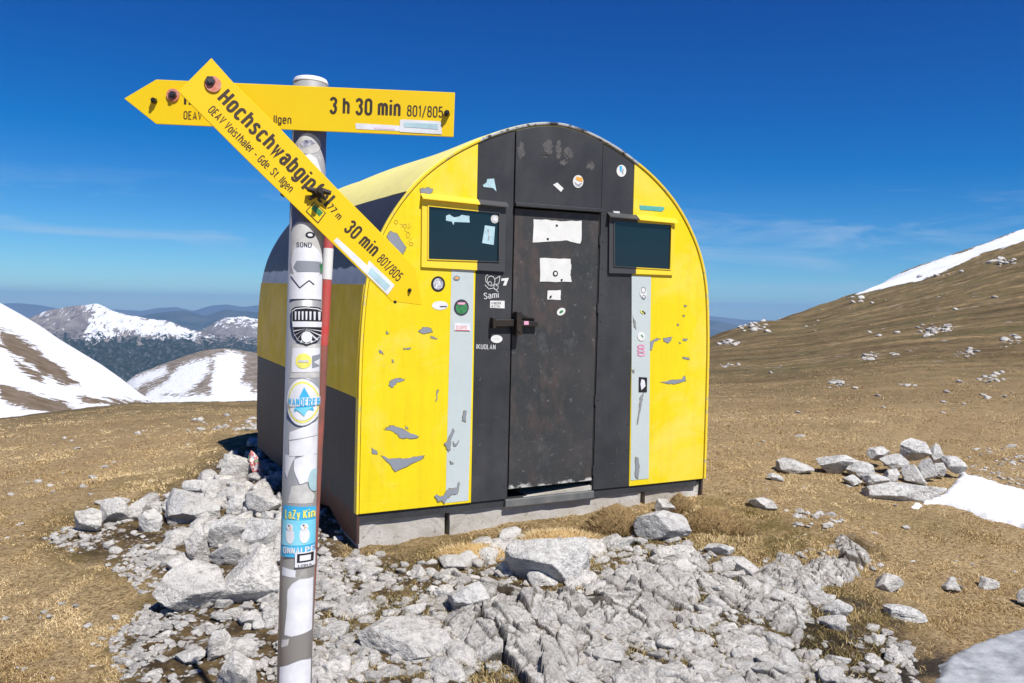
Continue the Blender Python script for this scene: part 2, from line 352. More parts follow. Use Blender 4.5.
def paint(name, c, c2, wear=None, wear_lo=.68, rough=.45, spec=.4, streak=.0, spots=0.0):
    m = M(name); o = m.coord()
    base = m.mix(m.ramp(m.noise(o, 2.3, 6, .6), [(.35, 0), (.7, 1)]), c, c2)
    if streak:
        st = m.noise(m.coord(scale=(14, 14, 1.3)), 1.6, 5, .6)
        base = m.mix(m.ramp(st, [(.45, 0), (.72, streak)]), base, tuple(x*.55 for x in c))
    fine = m.noise(o, 38, 4, .6)
    base = m.mix(m.ramp(fine, [(.55, 0), (.75, .22)]), base, tuple(x*.7 for x in c2))
    if spots:
        v = m.noise(m.coord(scale=(1, 1, 1)), 30, 3, .5); g = m.noise(o, 3.1, 3, .5)
        k = m.math('MULTIPLY', m.ramp(v, [(.70, 0), (.735, 1)]), m.ramp(g, [(.48, 0), (.62, spots)]))
        base = m.mix(k, base, wear or (.4, .4, .42))
    if wear:
        w = m.noise(m.coord(scale=(1.0, 1, .8)), 11, 6, .65, .5)
        base = m.mix(m.ramp(w, [(wear_lo, 0), (wear_lo+.025, 1)]), base, wear)
    if c[0] > .5:
        base = m.mix(m.ramp(m.noise(o, 1.4, 7, .7, .6), [(.50, 0), (.68, .42)]), base, (min(c[0]*1.04, .95), c[1]*1.07, .20))
        sc_ = m.noise(m.coord(scale=(3, 3, 40)), 2.2, 5, .7); base = m.mix(m.ramp(sc_, [(.66, 0), (.69, .3)]), base, tuple(x*.6 for x in c))
    m.col(base); m.bump(m.noise(o, 6, 6, .6), .22, .012)
    r = m.ramp(m.noise(o, 9, 4), [(.3, rough-.08), (.7, rough+.12)])
    return m.done(r, 0, spec)

YEL = (.77, .61, .013); YEL2 = (.74, .56, .010)
MY = paint('yellow_paint', YEL, YEL2, (.32, .33, .34), .765, .42, .25, .20, .75)
MYS = paint('yellow_side_paint', (.92, .66, .012), (.70, .52, .012), (.40, .36, .10), .74, .55, .12, .30, .4)
MYR = paint('faded_yellow_roof_paint', (.84, .75, .26), (.76, .69, .25), (.45, .43, .30), .74, .55, .3, .18, .6)
MB = paint('black_paint', (.027, .029, .033), (.052, .054, .058), (.12, .115, .115), .70, .5, .35, .22, .6)
MG = paint('grey_blue_paint', (.45, .52, .52), (.49, .55, .55), (.30, .33, .36), .8, .5, .35, .0, .2)
MCHIP = paint('bare_primer', (.21, .235, .27), (.25, .27, .31), None, .7, .6)
def door_mat():
    m = M('door_paint'); o = m.coord()
    base = m.mix(m.ramp(m.noise(o, 2.2, 6, .62), [(.38, 0), (.68, 1)]), (.030, .035, .037), (.052, .050, .050))
    base = m.mix(m.ramp(m.noise(m.coord(scale=(1, 1, .5)), 3.7, 6, .7), [(.50, 0), (.68, .85)]), base, (.095, .066, .058))
    base = m.mix(m.ramp(m.noise(m.coord(scale=(1, 1, .8)), 7, 7, .75), [(.54, 0), (.68, .6)]), base, (.10, .10, .10))
    base = m.mix(m.ramp(m.noise(o, 26, 5, .6), [(.63, 0), (.70, .55)]), base, (.16, .16, .16))
    # worn to metal along the bottom edge
    z = m.sepz(o); zz = m.math('ADD', z, m.math('MULTIPLY', m.noise(m.coord(scale=(1, 1, 1.4)), 16, 6, .7), .16))
    base = m.mix(m.ramp(zz, [(.135, 1), (.155, 0)]), base, (.50, .50, .47))
    low = m.ramp(z, [(.0, 1), (.9, 0)])
    sp = m.math('MULTIPLY', m.ramp(m.noise(m.coord(scale=(1, 1, 1.3)), 34, 7, .8, .5), [(.60, 0), (.66, .7)]), m.math('MULTIPLY', low, m.ramp(m.noise(o, 4, 4, .6), [(.42, .1), (.6, 1)])))
    base = m.mix(sp, base, (.26, .26, .25))
    m.col(base); m.bump(m.noise(o, 5, 6, .6), .25, .012); return m.done(.5, 0, .35)
MDOOR = door_mat()
def trim_mat():
    m = M('worn_trim'); o = m.coord(); u = m.sepz(o, 0)
    mid = m.math('MULTIPLY', m.math('GREATER_THAN', u, .72), m.math('LESS_THAN', u, 1.85))
    z = m.sepz(o, 2); mid = m.math('MULTIPLY', mid, m.math('GREATER_THAN', z, 1.5))
    w = m.ramp(m.noise(o, 12, 5, .7), [(.44, 0), (.5, 1)])
    dark = m.mix(w, (.04, .04, .045), (.45, .47, .48)); ye = m.mix(m.ramp(m.noise(o, 20, 5, .6), [(.56, 0), (.64, .8)]), (.84, .62, .03), (.45, .43, .25))
    m.col(m.mix(mid, ye, dark)); m.bump(m.noise(o, 30, 3), .2, .004); return m.done(.5)
MTRIM = trim_mat()
def upper_side_mat():
    m = M('grey_and_black_side_paint'); o = m.coord(); z = m.sepz(o)
    zz = m.math('ADD', z, m.math('MULTIPLY', m.noise(m.coord(scale=(1, 1, .4)), 15, 4, .6), .06))
    g = m.ramp(m.math('SUBTRACT', zz, 1.0), [(.425, 1), (.432, 0)])
    gg = m.mix(m.ramp(m.noise(o, 9, 5, .6), [(.4, 0), (.65, 1)]), (.33, .38, .44), (.42, .46, .52))
    m.col(m.mix(g, m.mix(m.noise(o, 3, 4), (.026, .028, .034), (.045, .047, .053)), gg)); m.bump(m.noise(o, 4, 5), .3, .01); return m.done(.5, 0, .35)
MUP = upper_side_mat()
def lower_side_mat():
    m = M('rusty_black_side_paint'); o = m.coord(); z = m.sepz(o); y = m.sepz(o, 1)
    base = m.mix(m.noise(o, 3, 5), (.030, .031, .034), (.050, .050, .052))
    edge = m.math('ADD', z, m.math('MULTIPLY', m.noise(m.coord(scale=(6, 6, 1.0)), 2.4, 6, .7), .55))
    near = m.math('MULTIPLY', m.ramp(y, [(.0, .3), (.10, 1)]), m.ramp(m.math('MULTIPLY', y, .3), [(.28, 1), (.50, .15)]))
    k = m.ramp(m.math('ADD', edge, 0.0), [(.24, 1), (.30, 0)])
    rust = m.mix(m.noise(o, 20, 5, .7), (.035, .010, .008), (.20, .055, .02))
    m.col(m.mix(m.math('MULTIPLY', k, near), base, rust)); m.bump(m.noise(o, 12, 5), .3, .01); return m.done(.6, 0, .3)
MLOW = lower_side_mat()
def plain(name, c, rough=.5, metal=0, spec=.5, var=.0, vs=8, c2=None):
    m = M(name)
    if var or c2:
        c2 = c2 or tuple(x*(1-var) for x in c)
        m.col(m.mix(m.ramp(m.noise(m.coord(), vs, 5, .6), [(.35, 0), (.65, 1)]), c, c2))
    else: m.col(c)
    return m.done(rough, metal, spec)
MWHITE = plain('white_paper', (.70, .71, .69), .6, var=.12, vs=12)
MPALE = plain('pale_blue_paper', (.42, .62, .68), .6, var=.2, vs=20)
MLETTER = plain('black_lettering', (.022, .016, .012), .5, c2=(.06, .035, .015), vs=60)
MSIGN = plain('sign_yellow', (.78, .555, .002), .45, c2=(.76, .52, .002), vs=3, spec=.4)
MSIGN2 = plain('sign_deep_yellow', (.78, .50, .002), .45, c2=(.77, .535, .002), vs=3, spec=.4)
MSIGNBACK = plain('sign_edge', (.75, .6, .25), .4)
MDARK = plain('dark_gap', (.012, .012, .013), .8)
MIRON = plain('dark_iron', (.030, .030, .030), .45, .5, c2=(.055, .040, .030), vs=30)
MRUSTP = plain('rusty_washer', (.50, .13, .08), .6, c2=(.58, .28, .22), vs=120)
MHEX = plain('bolt_metal', (.18, .15, .14), .35, .8, c2=(.06, .04, .03), vs=90)
def glass_mat():
    m = M('dark_window'); o = m.coord(); m.col(m.mix(m.noise(o, 4, 4), (.003, .010, .016), (.006, .018, .026)))
    return m.done(.10, 0, .6)
MGLASS = glass_mat()
def pole_mat():
    m = M('galvanised_steel'); o = m.coord(scale=(1, 1, .25))
    c = m.mix(m.ramp(m.noise(o, 9, 6, .6), [(.4, 0), (.65, 1)]), (.30, .30, .30), (.40, .40, .39))
    c = m.mix(m.ramp(m.noise(m.coord(), 24, 5, .7), [(.6, 0), (.7, .7)]), c, (.52, .52, .50))
    m.col(c); m.bump(m.noise(m.coord(), 60, 3), .1, .001); return m.done(.42, .35, .5)
MPOLE = pole_mat()
MSTK = [plain('sticker_white', (.72, .74, .78), .5, var=.15, vs=30), plain('sticker_residue', (.55, .55, .53), .7, var=.25, vs=40)]
MBLUE = plain('sticker_blue', (.03, .33, .62), .4, c2=(.06, .45, .72), vs=14)
MCYAN = plain('sticker_sky_blue', (.10, .50, .70), .4, c2=(.25, .62, .75), vs=14)
MLEMON = plain('sticker_lemon', (.80, .76, .15), .5, var=.2, vs=50)
MBLACKS = plain('sticker_black', (.012, .012, .014), .45)
MGREENS = plain('sticker_green', (.05, .28, .10), .5, var=.5, vs=50)
MPINK = plain('sticker_pink', (.80, .35, .50), .5)
MREDS = plain('sticker_red', (.62, .05, .05), .5)
MORANGE = plain('sticker_orange', (.75, .35, .06), .5)
MPURP = plain('sticker_dark', (.05, .03, .07), .5)
MTEAL = plain('sticker_teal', (.10, .45, .42), .5, var=.3, vs=40)
MNAVY = plain('sticker_navy', (.05, .06, .12), .5, c2=(.6, .6, .65), vs=60)
def concrete_mat():
    m = M('concrete'); o = m.pos()
    c = m.mix(m.ramp(m.noise(o, 4, 7, .65), [(.35, 0), (.65, 1)]), (.36, .33, .28), (.50, .48, .44))
    c = m.mix(m.ramp(m.noise(o, 40, 4, .6), [(.60, 0), (.68, .6)]), c, (.16, .145, .12))
    m.col(c); b = m.bump(m.noise(o, 18, 6, .7), .6, .01); return m.done(.9, 0, .2)
MCONC = concrete_mat()
def rock_mat(name='limestone', a=(.74, .71, .66), b=(.54, .53, .50), d=(.13, .125, .12)):
    m = M(name); o = m.pos(); o2 = m.pos(scale=(1, 1, 2.2))
    c = m.mix(m.ramp(m.noise(o, 5.5, 7, .65), [(.40, 0), (.66, 1)]), a, b)
    c = m.mix(m.ramp(m.noise(o2, 22, 6, .7), [(.50, 0), (.66, .6)]), c, d)
    c = m.mix(m.ramp(m.noise(o, 11, 6, .7, .8), [(.58, 0), (.70, .55)]), c, (.36, .30, .22))
    wv = m.noise(o, 7, 8, .7, 1.5)                           # thin dark joints
    c = m.mix(m.ramp(wv, [(.488, 0), (.499, .75), (.512, 0)]), c, (.10, .095, .09))
    r = m.rand(); c = m.mix(m.ramp(r, [(.3, 0), (1, .5)]), c, b)
    pt = m.noise(o, 48, 5, .75); c = m.mix(m.ramp(pt, [(.60, 0), (.68, .8)]), c, (.12, .115, .105))
    c = m.mix(m.attr('soil'), c, (.060, .046, .030))
    rs = m.math('MULTIPLY', m.attr('tint'), .46); c = m.mix(rs, c, (.27, .25, .225))
    m.col(c); h = m.math('ADD', m.noise(o, 14, 8, .72), m.math('MULTIPLY', m.noise(o, 70, 4, .6), .3))
    m.bump(h, 1.0, .045); return m.done(.88, 0, .2)
MROCK = rock_mat()
MROCKG = rock_mat('grey_limestone', (.72, .71, .67), (.54, .53, .51), (.10, .10, .10))

# ------------------------------------------------------------------ ground zones (picture outlines laid on the terrain)
Z_SCREE = [(300,683),(300,565),(312,552),(345,551),(400,553),(455,548),(505,538),(520,535),(600,535),(640,520),(690,545),(740,568),(800,585),(822,600),(850,622),(905,640),(930,690),(930,800),(300,800)]
Z_PILE = [(40,540),(80,522),(130,508),(185,484),(222,455),(262,440),(330,450),(345,560),(330,800),(100,800),(118,640),(160,600),(168,575),(120,560),(95,560)]
Z_RIB = [(762,560),(790,556),(800,572),(845,566),(842,543),(848,534),(880,546),(888,560),(862,560),(850,580),(800,592),(766,580)]
Z_SNOWN = [(905,512),(918,503),(940,490),(959,473),(975,479),(1030,495),(1060,505),(1100,530),(1060,545),(1024,531),(1004,525),(981,520),(962,511),(935,505)]
Z_ICE = [(925,690),(930,668),(952,651),(976,642),(1000,635),(1024,628),(1080,625),(1150,640),(1150,760),(940,760)]
Z_MUD = [(770,590),(820,588),(870,596),(915,612),(900,640),(960,650),(950,700),(560,720),(660,650),(780,630)]
Z_MOSS = [(690,500),(740,495),(850,545),(860,600),(800,600),(700,560)]
Z_HILLSNOW = [(852,296),(887,278.5),(921,265.5),(969,249.5),(1024,228.5),(1100,195),(1100,215),(1060,226),(1024,241),(985,252),(953,267.5),(921,280),(872,291)]

# ------------------------------------------------------------------ ground sheet
def build_ground():
    th = np.concatenate([np.linspace(-180, -40, 60)[:-1], np.linspace(-40, -33, 20)[:-1], np.linspace(-33, 33, 420), np.linspace(33, 40, 20)[1:], np.linspace(40, 180, 60)[1:]])
    th = np.radians(th)
    r = np.concatenate([[0.02, .8, 1.6, 2.3], np.exp(np.linspace(math.log(2.8), math.log(400), 560))])
    RR, TT = np.meshgrid(r, th, indexing='ij'); X = RR*np.sin(TT); Y = RR*np.cos(TT)
    Z = H(X, Y)
    tex = fbm(X*9, Y*9, 3., 4)*.020 + np.abs(fbm(X*23, Y*23, 5., 3))*.009
    Z = Z + tex*(RR < 40)
    V = np.stack([X, Y, Z], -1).reshape(-1, 3); px, py = project(V)
    fwd = V[:, 1] > 1
    me = grid_mesh('ground', V, len(r), len(th))
    def zone(p, s): return np.where(fwd & (RR.ravel() < 40), sstep(-s, s, poly_sdf(px, py, p)), 0)
    rock = np.maximum(zone(Z_SCREE, 14), np.maximum(zone(Z_PILE, 14), zone(Z_RIB, 5)))
    attr(me, 'rocky', rock); attr(me, 'mud', zone(Z_MUD, 12)); rim = np.maximum(zone(Z_SCREE, 34), zone(Z_PILE, 30)); attr(me, 'moss', np.maximum(zone(Z_MOSS, 18), 4*rim*(1-rim)*.9))
    attr(me, 'hillsnow', np.where(fwd & (RR.ravel() > 60), np.clip(poly_sdf(px, py, Z_HILLSNOW)/6, -1, 1), -1))
    m = M('dry_alpine_turf'); P = m.pos()
    far = m.ramp(m.math('DIVIDE', m.sepz(P, 1), 40.), [(.18, 0), (.45, 1)])
    g1 = m.mix(m.ramp(m.noise(P, 1.3, 6, .6), [(.36, 0), (.66, 1)]), (.50, .355, .175), (.37, .245, .115))
    g1 = m.mix(m.ramp(m.noise(P, 24, 5, .7), [(.35, 0), (.70, .9)]), g1, (.64, .49, .27))
    g1 = m.mix(m.ramp(m.noise(P, 55, 3, .7), [(.50, 0), (.58, .85)]), g1, (.18, .115, .055))
    g1 = m.mix(m.ramp(m.noise(m.pos(scale=(.6, 1.3, 1)), 3.1, 7, .72), [(.54, 0), (.68, .6)]), g1, (.27, .18, .088))
    g1 = m.mix(m.ramp(m.noise(P, .55, 5, .6), [(.56, 0), (.72, .6)]), g1, (.25, .20, .085))
    st = m.noise(m.pos(scale=(.11, .75, .8)), 1.0, 7, .68, .4)
    hill = m.mix(m.ramp(st, [(.36, 0), (.50, .5), (.62, 1)]), (.085, .060, .027), (.37, .262, .132))
    hill = m.mix(m.ramp(m.noise(m.pos(scale=(.4, 1.6, 1)), 1.4, 6, .7), [(.44, 0), (.58, .75)]), hill, (.12, .092, .045))
    hill = m.mix(m.ramp(m.noise(m.pos(scale=(.25, .6, 1)), .5, 6, .7), [(.48, 0), (.62, .6)]), hill, (.13, .118, .048))
    hill = m.mix(m.ramp(m.noise(m.pos(scale=(.35, 1.1, 1)), 4.2, 6, .8), [(.55, 0), (.62, .75)]), hill, (.055, .042, .022))
    hill = m.mix(m.math('MULTIPLY', m.ramp(m.noise(m.pos(scale=(.5, 1.0, 1)), 3.4, 6, .8), [(.58, 0), (.64, .8)]), m.ramp(m.noise(m.pos(scale=(.3, .8, 1)), .35, 4, .6), [(.52, 0), (.60, 1)])), hill, (.60, .56, .50))
    hill = m.mix(m.ramp(m.noise(P, 5, 5, .75), [(.50, 0), (.64, .6)]), hill, (.06, .046, .022))
    hill = m.mix(m.ramp(m.noise(m.pos(scale=(.5, 1.2, 1)), 2.6, 6, .75), [(.655, 0), (.70, .85)]), hill, (.46, .45, .43))
    c = m.mix(far, g1, hill)
    c = m.mix(m.math('MULTIPLY', m.attr('moss'), m.ramp(m.noise(P, 5, 5), [(.38, 0), (.56, .85)])), c, (.155, .115, .035))
    soil = m.mix(m.ramp(m.noise(P, 9, 6, .65), [(.42, 0), (.60, 1)]), (.075, .052, .028), (.21, .145, .065))
    peb = m.vor(P, 34, 'F1', 0); pm = m.ramp(peb, [(.24, 1), (.36, 0)])
    soil = m.mix(m.math('MULTIPLY', pm, m.ramp(m.noise(P, 4.5, 4), [(.42, 0), (.52, .9)])), soil, (.42, .40, .37))
    c = m.mix(m.attr('rocky'), c, soil)
    c = m.mix(m.math('MULTIPLY', m.attr('mud'), m.ramp(m.noise(P, 6, 4), [(.38, 0), (.55, .9)])), c, (.035, .028, .020))
    sn = m.math('ADD', m.attr('hillsnow'), m.math('MULTIPLY', m.math('SUBTRACT', m.noise(P, .22, 5, .6), .5), 1.3))
    c = m.mix(m.ramp(sn, [(.0, 0), (.06, 1)]), c, (.76, .78, .82))
    m.col(c)
    h = m.math('ADD', m.noise(P, 30, 6, .75), m.math('MULTIPLY', m.noise(P, 3, 6, .6), .8))
    m.bump(h, 1.0, .05)
    rr = m.mix(m.attr('mud'), (.95, .95, .95), (.5, .5, .5)); mm = m.done(rr, 0, .15)
    o = link('ground', me, mm, smooth=True); tag(o, kind='structure'); return o
build_ground()

# ------------------------------------------------------------------ far terrain
def ridge(name, outline, d_top, d_front, z_front, cols=360, rows=120, amp=.06, nf=5.0, back=.35, mat=None, masks=None, x0=-700, x1=1700, shape=1.0, seed=0., rid=True, crest=.06):
    xs = np.linspace(x0, x1, cols); oy = np.interp(xs, [p[0] for p in outline], [p[1] for p in outline])
    dt = d_top if not hasattr(d_top, '__len__') else np.interp(xs, [p[0] for p in d_top], [p[1] for p in d_top])
    dt = np.broadcast_to(dt, xs.shape)
    zt = 1.5 - (oy - yh(xs))/F*dt
    zf = np.broadcast_to(z_front, xs.shape)
    t = np.concatenate([np.linspace(0, 1, rows), 1 + np.linspace(0, 1, 14)[1:]*back])
    T, XS = np.meshgrid(t, xs, indexing='ij')
    D = d_front + (dt[None]-d_front)*T
    up = np.clip(T, 0, 1)**shape
    Z = zf[None] + (zt-zf)[None]*up
    Z = np.where(T > 1, np.minimum(zt[None], 1.5 + (zt[None]-1.5)*D/dt[None]) - (T-1)/back*np.abs(zt-zf)[None]*.8, Z)
    X = (XS-512)/F*D
    s = nf/d_top if not hasattr(d_top, '__len__') else nf/dt.max()
    n = fbm(X*s, D*s, seed, 6, .55); 
    if rid: n = 1 - 2.4*np.abs(n) - .6
    span = np.abs(zt-zf).max()
    w = np.where(T <= 1, np.sin(np.pi*np.clip(T, 0, 1))**.6*.9 + crest, crest)
    Z = Z + n*amp*span*w
    V = np.stack([X, D, Z], -1).reshape(-1, 3); me = grid_mesh(name, V, len(t), cols)
    px, py = project(V)
    if masks:
        for k, f in masks.items(): attr(me, k, f(px, py, T.ravel()))
    o = link(name, me, mat, smooth=True); return tag(o, kind='structure')

def snow_mat(name, rock, snow, thr_attr, scale, rock2, forest=None, streak=None, sm=9., sa=3.6):
    m = M(name); P = m.pos(); s = scale
    r = m.mix(m.ramp(m.noise(P, 6*s, 7, .65), [(.38, 0), (.62, 1)]), rock, rock2)
    n = m.noise(P if streak is None else m.pos(scale=streak), sm*s, 9, .72)
    a = m.math('ADD', m.attr(thr_attr), m.math('MULTIPLY', m.math('SUBTRACT', n, .5), sa))
    c = m.mix(m.ramp(a, [(.0, 0), (.05, 1)]), r, snow)
    if forest:
        f = m.math('ADD', m.attr('forest'), m.math('MULTIPLY', m.math('SUBTRACT', m.noise(P, 16*s, 9, .75), .5), 5.0))
        fo = m.mix(m.ramp(m.noise(P, 26*s, 7, .75), [(.50, 0), (.62, .8)]), forest, (.13, .14, .15)); c = m.mix(m.ramp(f, [(.0, 0), (.08, 1)]), c, fo)
    m.col(c); m.bump(m.noise(P, 8*s, 9, .70), .55, .30/s); return m.done(.9, 0, .1)

far_out = [(-700,300),(-300,306),(0,303.5),(17,303),(38,305),(60,309),(117,309.5),(141,311),(158,308),(176,307),(193,311),(211,305.6),(226,304.4),(243,307),(259,305),(330,309),(420,311),(520,308),(620,314),(707,315.5),(720,317),(745,320),(900,322),(1700,335)]
MFAR = plain('far_forest', (.060, .075, .085), .9, spec=.1, c2=(.10, .11, .12), vs=.0011)
ridge('far_mountains', far_out, 15000, 9000, -900, 620, 60, .06, 26, mat=MFAR, seed=2.)
mid_out = [(-700,322),(0,318),(80,318),(118,313),(140,316),(160,312),(185,310),(205,316),(225,309),(245,311),(262,313),(330,318),(450,322),(620,318),(707,320),(715,321),(728,323),(745,327),(900,330),(1700,340)]
MMID = plain('blue_forest_ridges', (.030, .045, .045), .9, spec=.1, c2=(.07, .08, .08), vs=.003)
ridge('forested_hills', mid_out, 9000, 4500, -900, 620, 100, .10, 24, mat=MMID, seed=5.)
mt_out = [(-700,330),(-200,322),(0,322),(29,317),(44,311),(61,306.5),(79,304.4),(97,303.5),(108,308),(126,314),(146,318),(167,319.6),(182,327),(193,331),(205,333),(225,336),(300,346),(500,352),(707,350),(1000,350),(1700,350)]
def mt_snow(px, py, t):
    v = .5*poly_sdf(px, py, [(84,303),(97,301),(110,307),(130,314),(170,320),(196,332),(198,340),(160,337),(135,332),(118,328),(100,342),(85,340),(88,325),(96,316)])/6
    v = np.minimum(v, .38); v2 = -0.85 + .55*sstep(345, 312, py); v3 = -.12 - np.abs(py-335)/22 - 9*(px < 110); return np.clip(np.maximum(np.maximum(v, v2), v3), -1.2, 1.0)
def mt_forest(px, py, t): return np.clip((py - (336 + (px-60)*.02))/16, -1.3, 1.2)
MMT = snow_mat('mountain_rock', (.17, .15, .15), (.80, .82, .86), 's', .0028, (.30, .27, .26), forest=(.022, .036, .032), streak=(2.2, .45, .6))
ridge('snowy_mountain', mt_out, 3600, 1900, -420, 760, 300, .22, 26, mat=MMT, masks={'s': mt_snow, 'forest': mt_forest}, seed=8., shape=1.25, crest=.09)
m2_out = [(-700,360),(150,352),(190,336),(205,327),(223,318),(243,315),(258,319),(290,325),(340,335),(500,345),(1700,360)]
def m2_snow(px, py, t): return np.clip(-.45 + .5*sstep(333, 319, py), -1, 1)
def m2_for(px, py, t): return np.clip((py - 338)/8, -1.3, 1.2)
MM2 = snow_mat('mountain_rock_right', (.17, .155, .15), (.80, .82, .86), 's', .004, (.25, .23, .22), forest=(.022, .036, .032))
ridge('rocky_mountain', m2_out, 4300, 3700, -300, 520, 110, .18, 22, mat=MM2, masks={'s': m2_snow, 'forest': m2_for}, x0=-200, x1=1000, seed=11., crest=.11)
mo_out = [(-700,420),(60,410),(110,392),(128,381),(135,375),(160,365),(185,356),(205,350),(225,348),(245,351),(262,354),(300,362),(360,380),(500,400),(1700,420)]
def mo_snow(px, py, t):
    d = -9*np.ones(px.shape)
    for p in ([(165,392),(150,402),(140,405),(150,392),(168,382),(178,370),(192,362),(208,360),(207,372),(196,384),(182,394)],
              [(214,398),(212,385),(216,368),(214,358),(230,352),(242,356),(243,370),(238,384),(250,386),(248,400)], [(128,383),(140,376),(165,368),(166,373),(140,384),(130,390)],
              [(150,398),(300,392),(300,408),(150,410)]):
        d = np.maximum(d, poly_sdf(px, py, p))
    return np.clip(d/7 + .25, -.9, .8)
MMO = snow_mat('mound_ground', (.16, .125, .09), (.76, .78, .82), 's', .03, (.30, .27, .24), sa=4.2)
ridge('snow_patched_hill', mo_out, 620, 330, -62, 520, 160, .05, 7, mat=MMO, masks={'s': mo_snow}, x0=-100, x1=900, seed=14., rid=False)
sl_out = [(-700,80),(-300,190),(-120,248),(0,303),(20,314),(40,326),(60,340),(80,352),(100,364),(120,378),(138,392),(150,400),(165,404),(200,404),(240,400),(300,400),(420,412),(700,425)]
def sl_snow(px, py, t):
    d = 9*np.ones(px.shape)
    for p in ([(0,329),(18,336),(40,352),(66,372),(80,384),(60,383),(42,373),(20,357),(0,345)], [(0,383),(30,393),(62,402),(80,413),(66,418),(40,412),(0,400)],
              [(-200,300),(-60,318),(0,340),(0,348),(-80,340)], [(78,397),(120,400),(165,404),(200,405),(150,408),(90,404)], [(10,356),(30,366),(48,380),(44,383),(22,370)]):
        d = np.minimum(d, -poly_sdf(px, py, p))
    return np.clip(d/6.5, -.9, .85)
MSL = snow_mat('snow_field', (.15, .11, .07), (.78, .80, .83), 's', .07, (.24, .19, .14), streak=(1, .30, 1), sa=4.6)
ridge('snow_slope', sl_out, [(-700,200),(0,230),(150,150),(300,130),(700,120)], 45, -11, 520, 200, .012, 7, mat=MSL, masks={'s': sl_snow}, back=.5, x0=-700, x1=700, seed=17., rid=False)
def valley():
    V = np.array([[-30000, -8000, -905], [30000, -8000, -905], [30000, 22000, -905], [-30000, 22000, -905]], float)
    tag(link('valley_floor', raw_mesh('valley_floor', V, np.array([[0, 1, 2, 3]])), plain('valley_forest', (.03, .045, .035), .9, c2=(.06, .07, .05), vs=.002)), kind='structure')
valley()
def haze():
    bm = bmesh.new(); bmesh.ops.create_cube(bm, size=1)
    for v in bm.verts: v.co = Vector((v.co.x*62000, v.co.y*32000 + 7000, -910 if v.co.z < 0 else 260))
    me = bm_mesh(bm, 'haze'); m = bpy.data.materials.new('haze'); m.use_nodes = True; t = m.node_tree; t.nodes.clear()
    o = t.nodes.new('ShaderNodeOutputMaterial'); v = t.nodes.new('ShaderNodeVolumePrincipled')
    v.inputs['Color'].default_value = (.34, .62, 1.0, 1); v.inputs['Density'].default_value = 6.8e-5; v.inputs['Anisotropy'].default_value = 0.1
    t.links.new(v.outputs[0], o.inputs['Volume'])
    tag(link('haze', me, m), kind='stuff')
haze()

# ------------------------------------------------------------------ the hut: frame of reference
dL = wdir(84, 280.5); dL /= np.linalg.norm(dL)
_r = wdir(2160, 327.5); _r -= _r.dot(dL)*dL; dR = _r/np.linalg.norm(_r)
uh = np.cross(dR, dL)
HO = EYE + wdir(356.8, 514.6)*4.7546
HM = Matrix(((dR[0], dL[0], uh[0], HO[0]), (dR[1], dL[1], uh[1], HO[1]), (dR[2], dL[2], uh[2], HO[2]), (0, 0, 0, 1)))
def fp(x, y, w=0.0):
    d = wdir(x, y); t = (HO + dL*w - EYE).dot(dL)/d.dot(dL); P = EYE + d*t - HO; return (float(P.dot(dR)), float(P.dot(uh)))
def fps(pts, w=0.0): return [fp(x, y, w) for x, y in pts]
LEN = 3.08
_half = [(0, 0), (.002, .30), (.005, .60), (.010, .90), (.022, 1.12), (.040, 1.30), (.072, 1.45), (.12, 1.58), (.185, 1.70), (.262, 1.81), (.345, 1.905), (.44, 1.99), (.55, 2.07), (.67, 2.14), (.80, 2.205), (.95, 2.262), (1.10, 2.302), (1.25, 2.318)]
def _catmull(P, n=5):
    P = np.array(P); out = []
    Q = np.vstack([2*P[0]-P[1], P, 2*P[-1]-P[-2] if False else [2*1.25-P[-2][0], P[-2][1]]])
    for i in range(1, len(Q)-2):
        for k in range(n):
            t = k/n; p0, p1, p2, p3 = Q[i-1:i+3]
            out.append(.5*((2*p1) + (-p0+p2)*t + (2*p0-5*p1+4*p2-p3)*t*t + (-p0+3*p1-3*p2+p3)*t**3))
    out.append(P[-1]); return np.array(out)
HALF = _catmull(_half)
PROF = np.vstack([HALF, (HALF[:-1]*[-1, 1] + [2.5, 0])[::-1]])     # left foot, over the top, right foot
def arch_v(u): 
    uu = u if u <= 1.25 else 2.5-u
    return float(np.interp(uu, HALF[:, 0], HALF[:, 1]))
def inset(P, d):
    T = np.gradient(P, axis=0); T /= np.linalg.norm(T, axis=1)[:, None]; return P + np.stack([T[:, 1], -T[:, 0]], 1)*d
hut = empty('bivouac_hut', HM, 'yellow and black barrel-roofed metal bivouac hut with closed black door', 'hut')

def arch_panel(u0, u1, v0a, v0b, ins=.03, w0=0., w1=.025):
    """a front panel whose top follows the arch"""
    us = np.linspace(u0, u1, 26); top = [(u, min(arch_v(min(max(u, .03), 2.47)) - ins*.55, 9)) for u in us]
    return [(u0, v0a), (u1, v0b)] + top[::-1]
IN = inset(PROF, .0145)
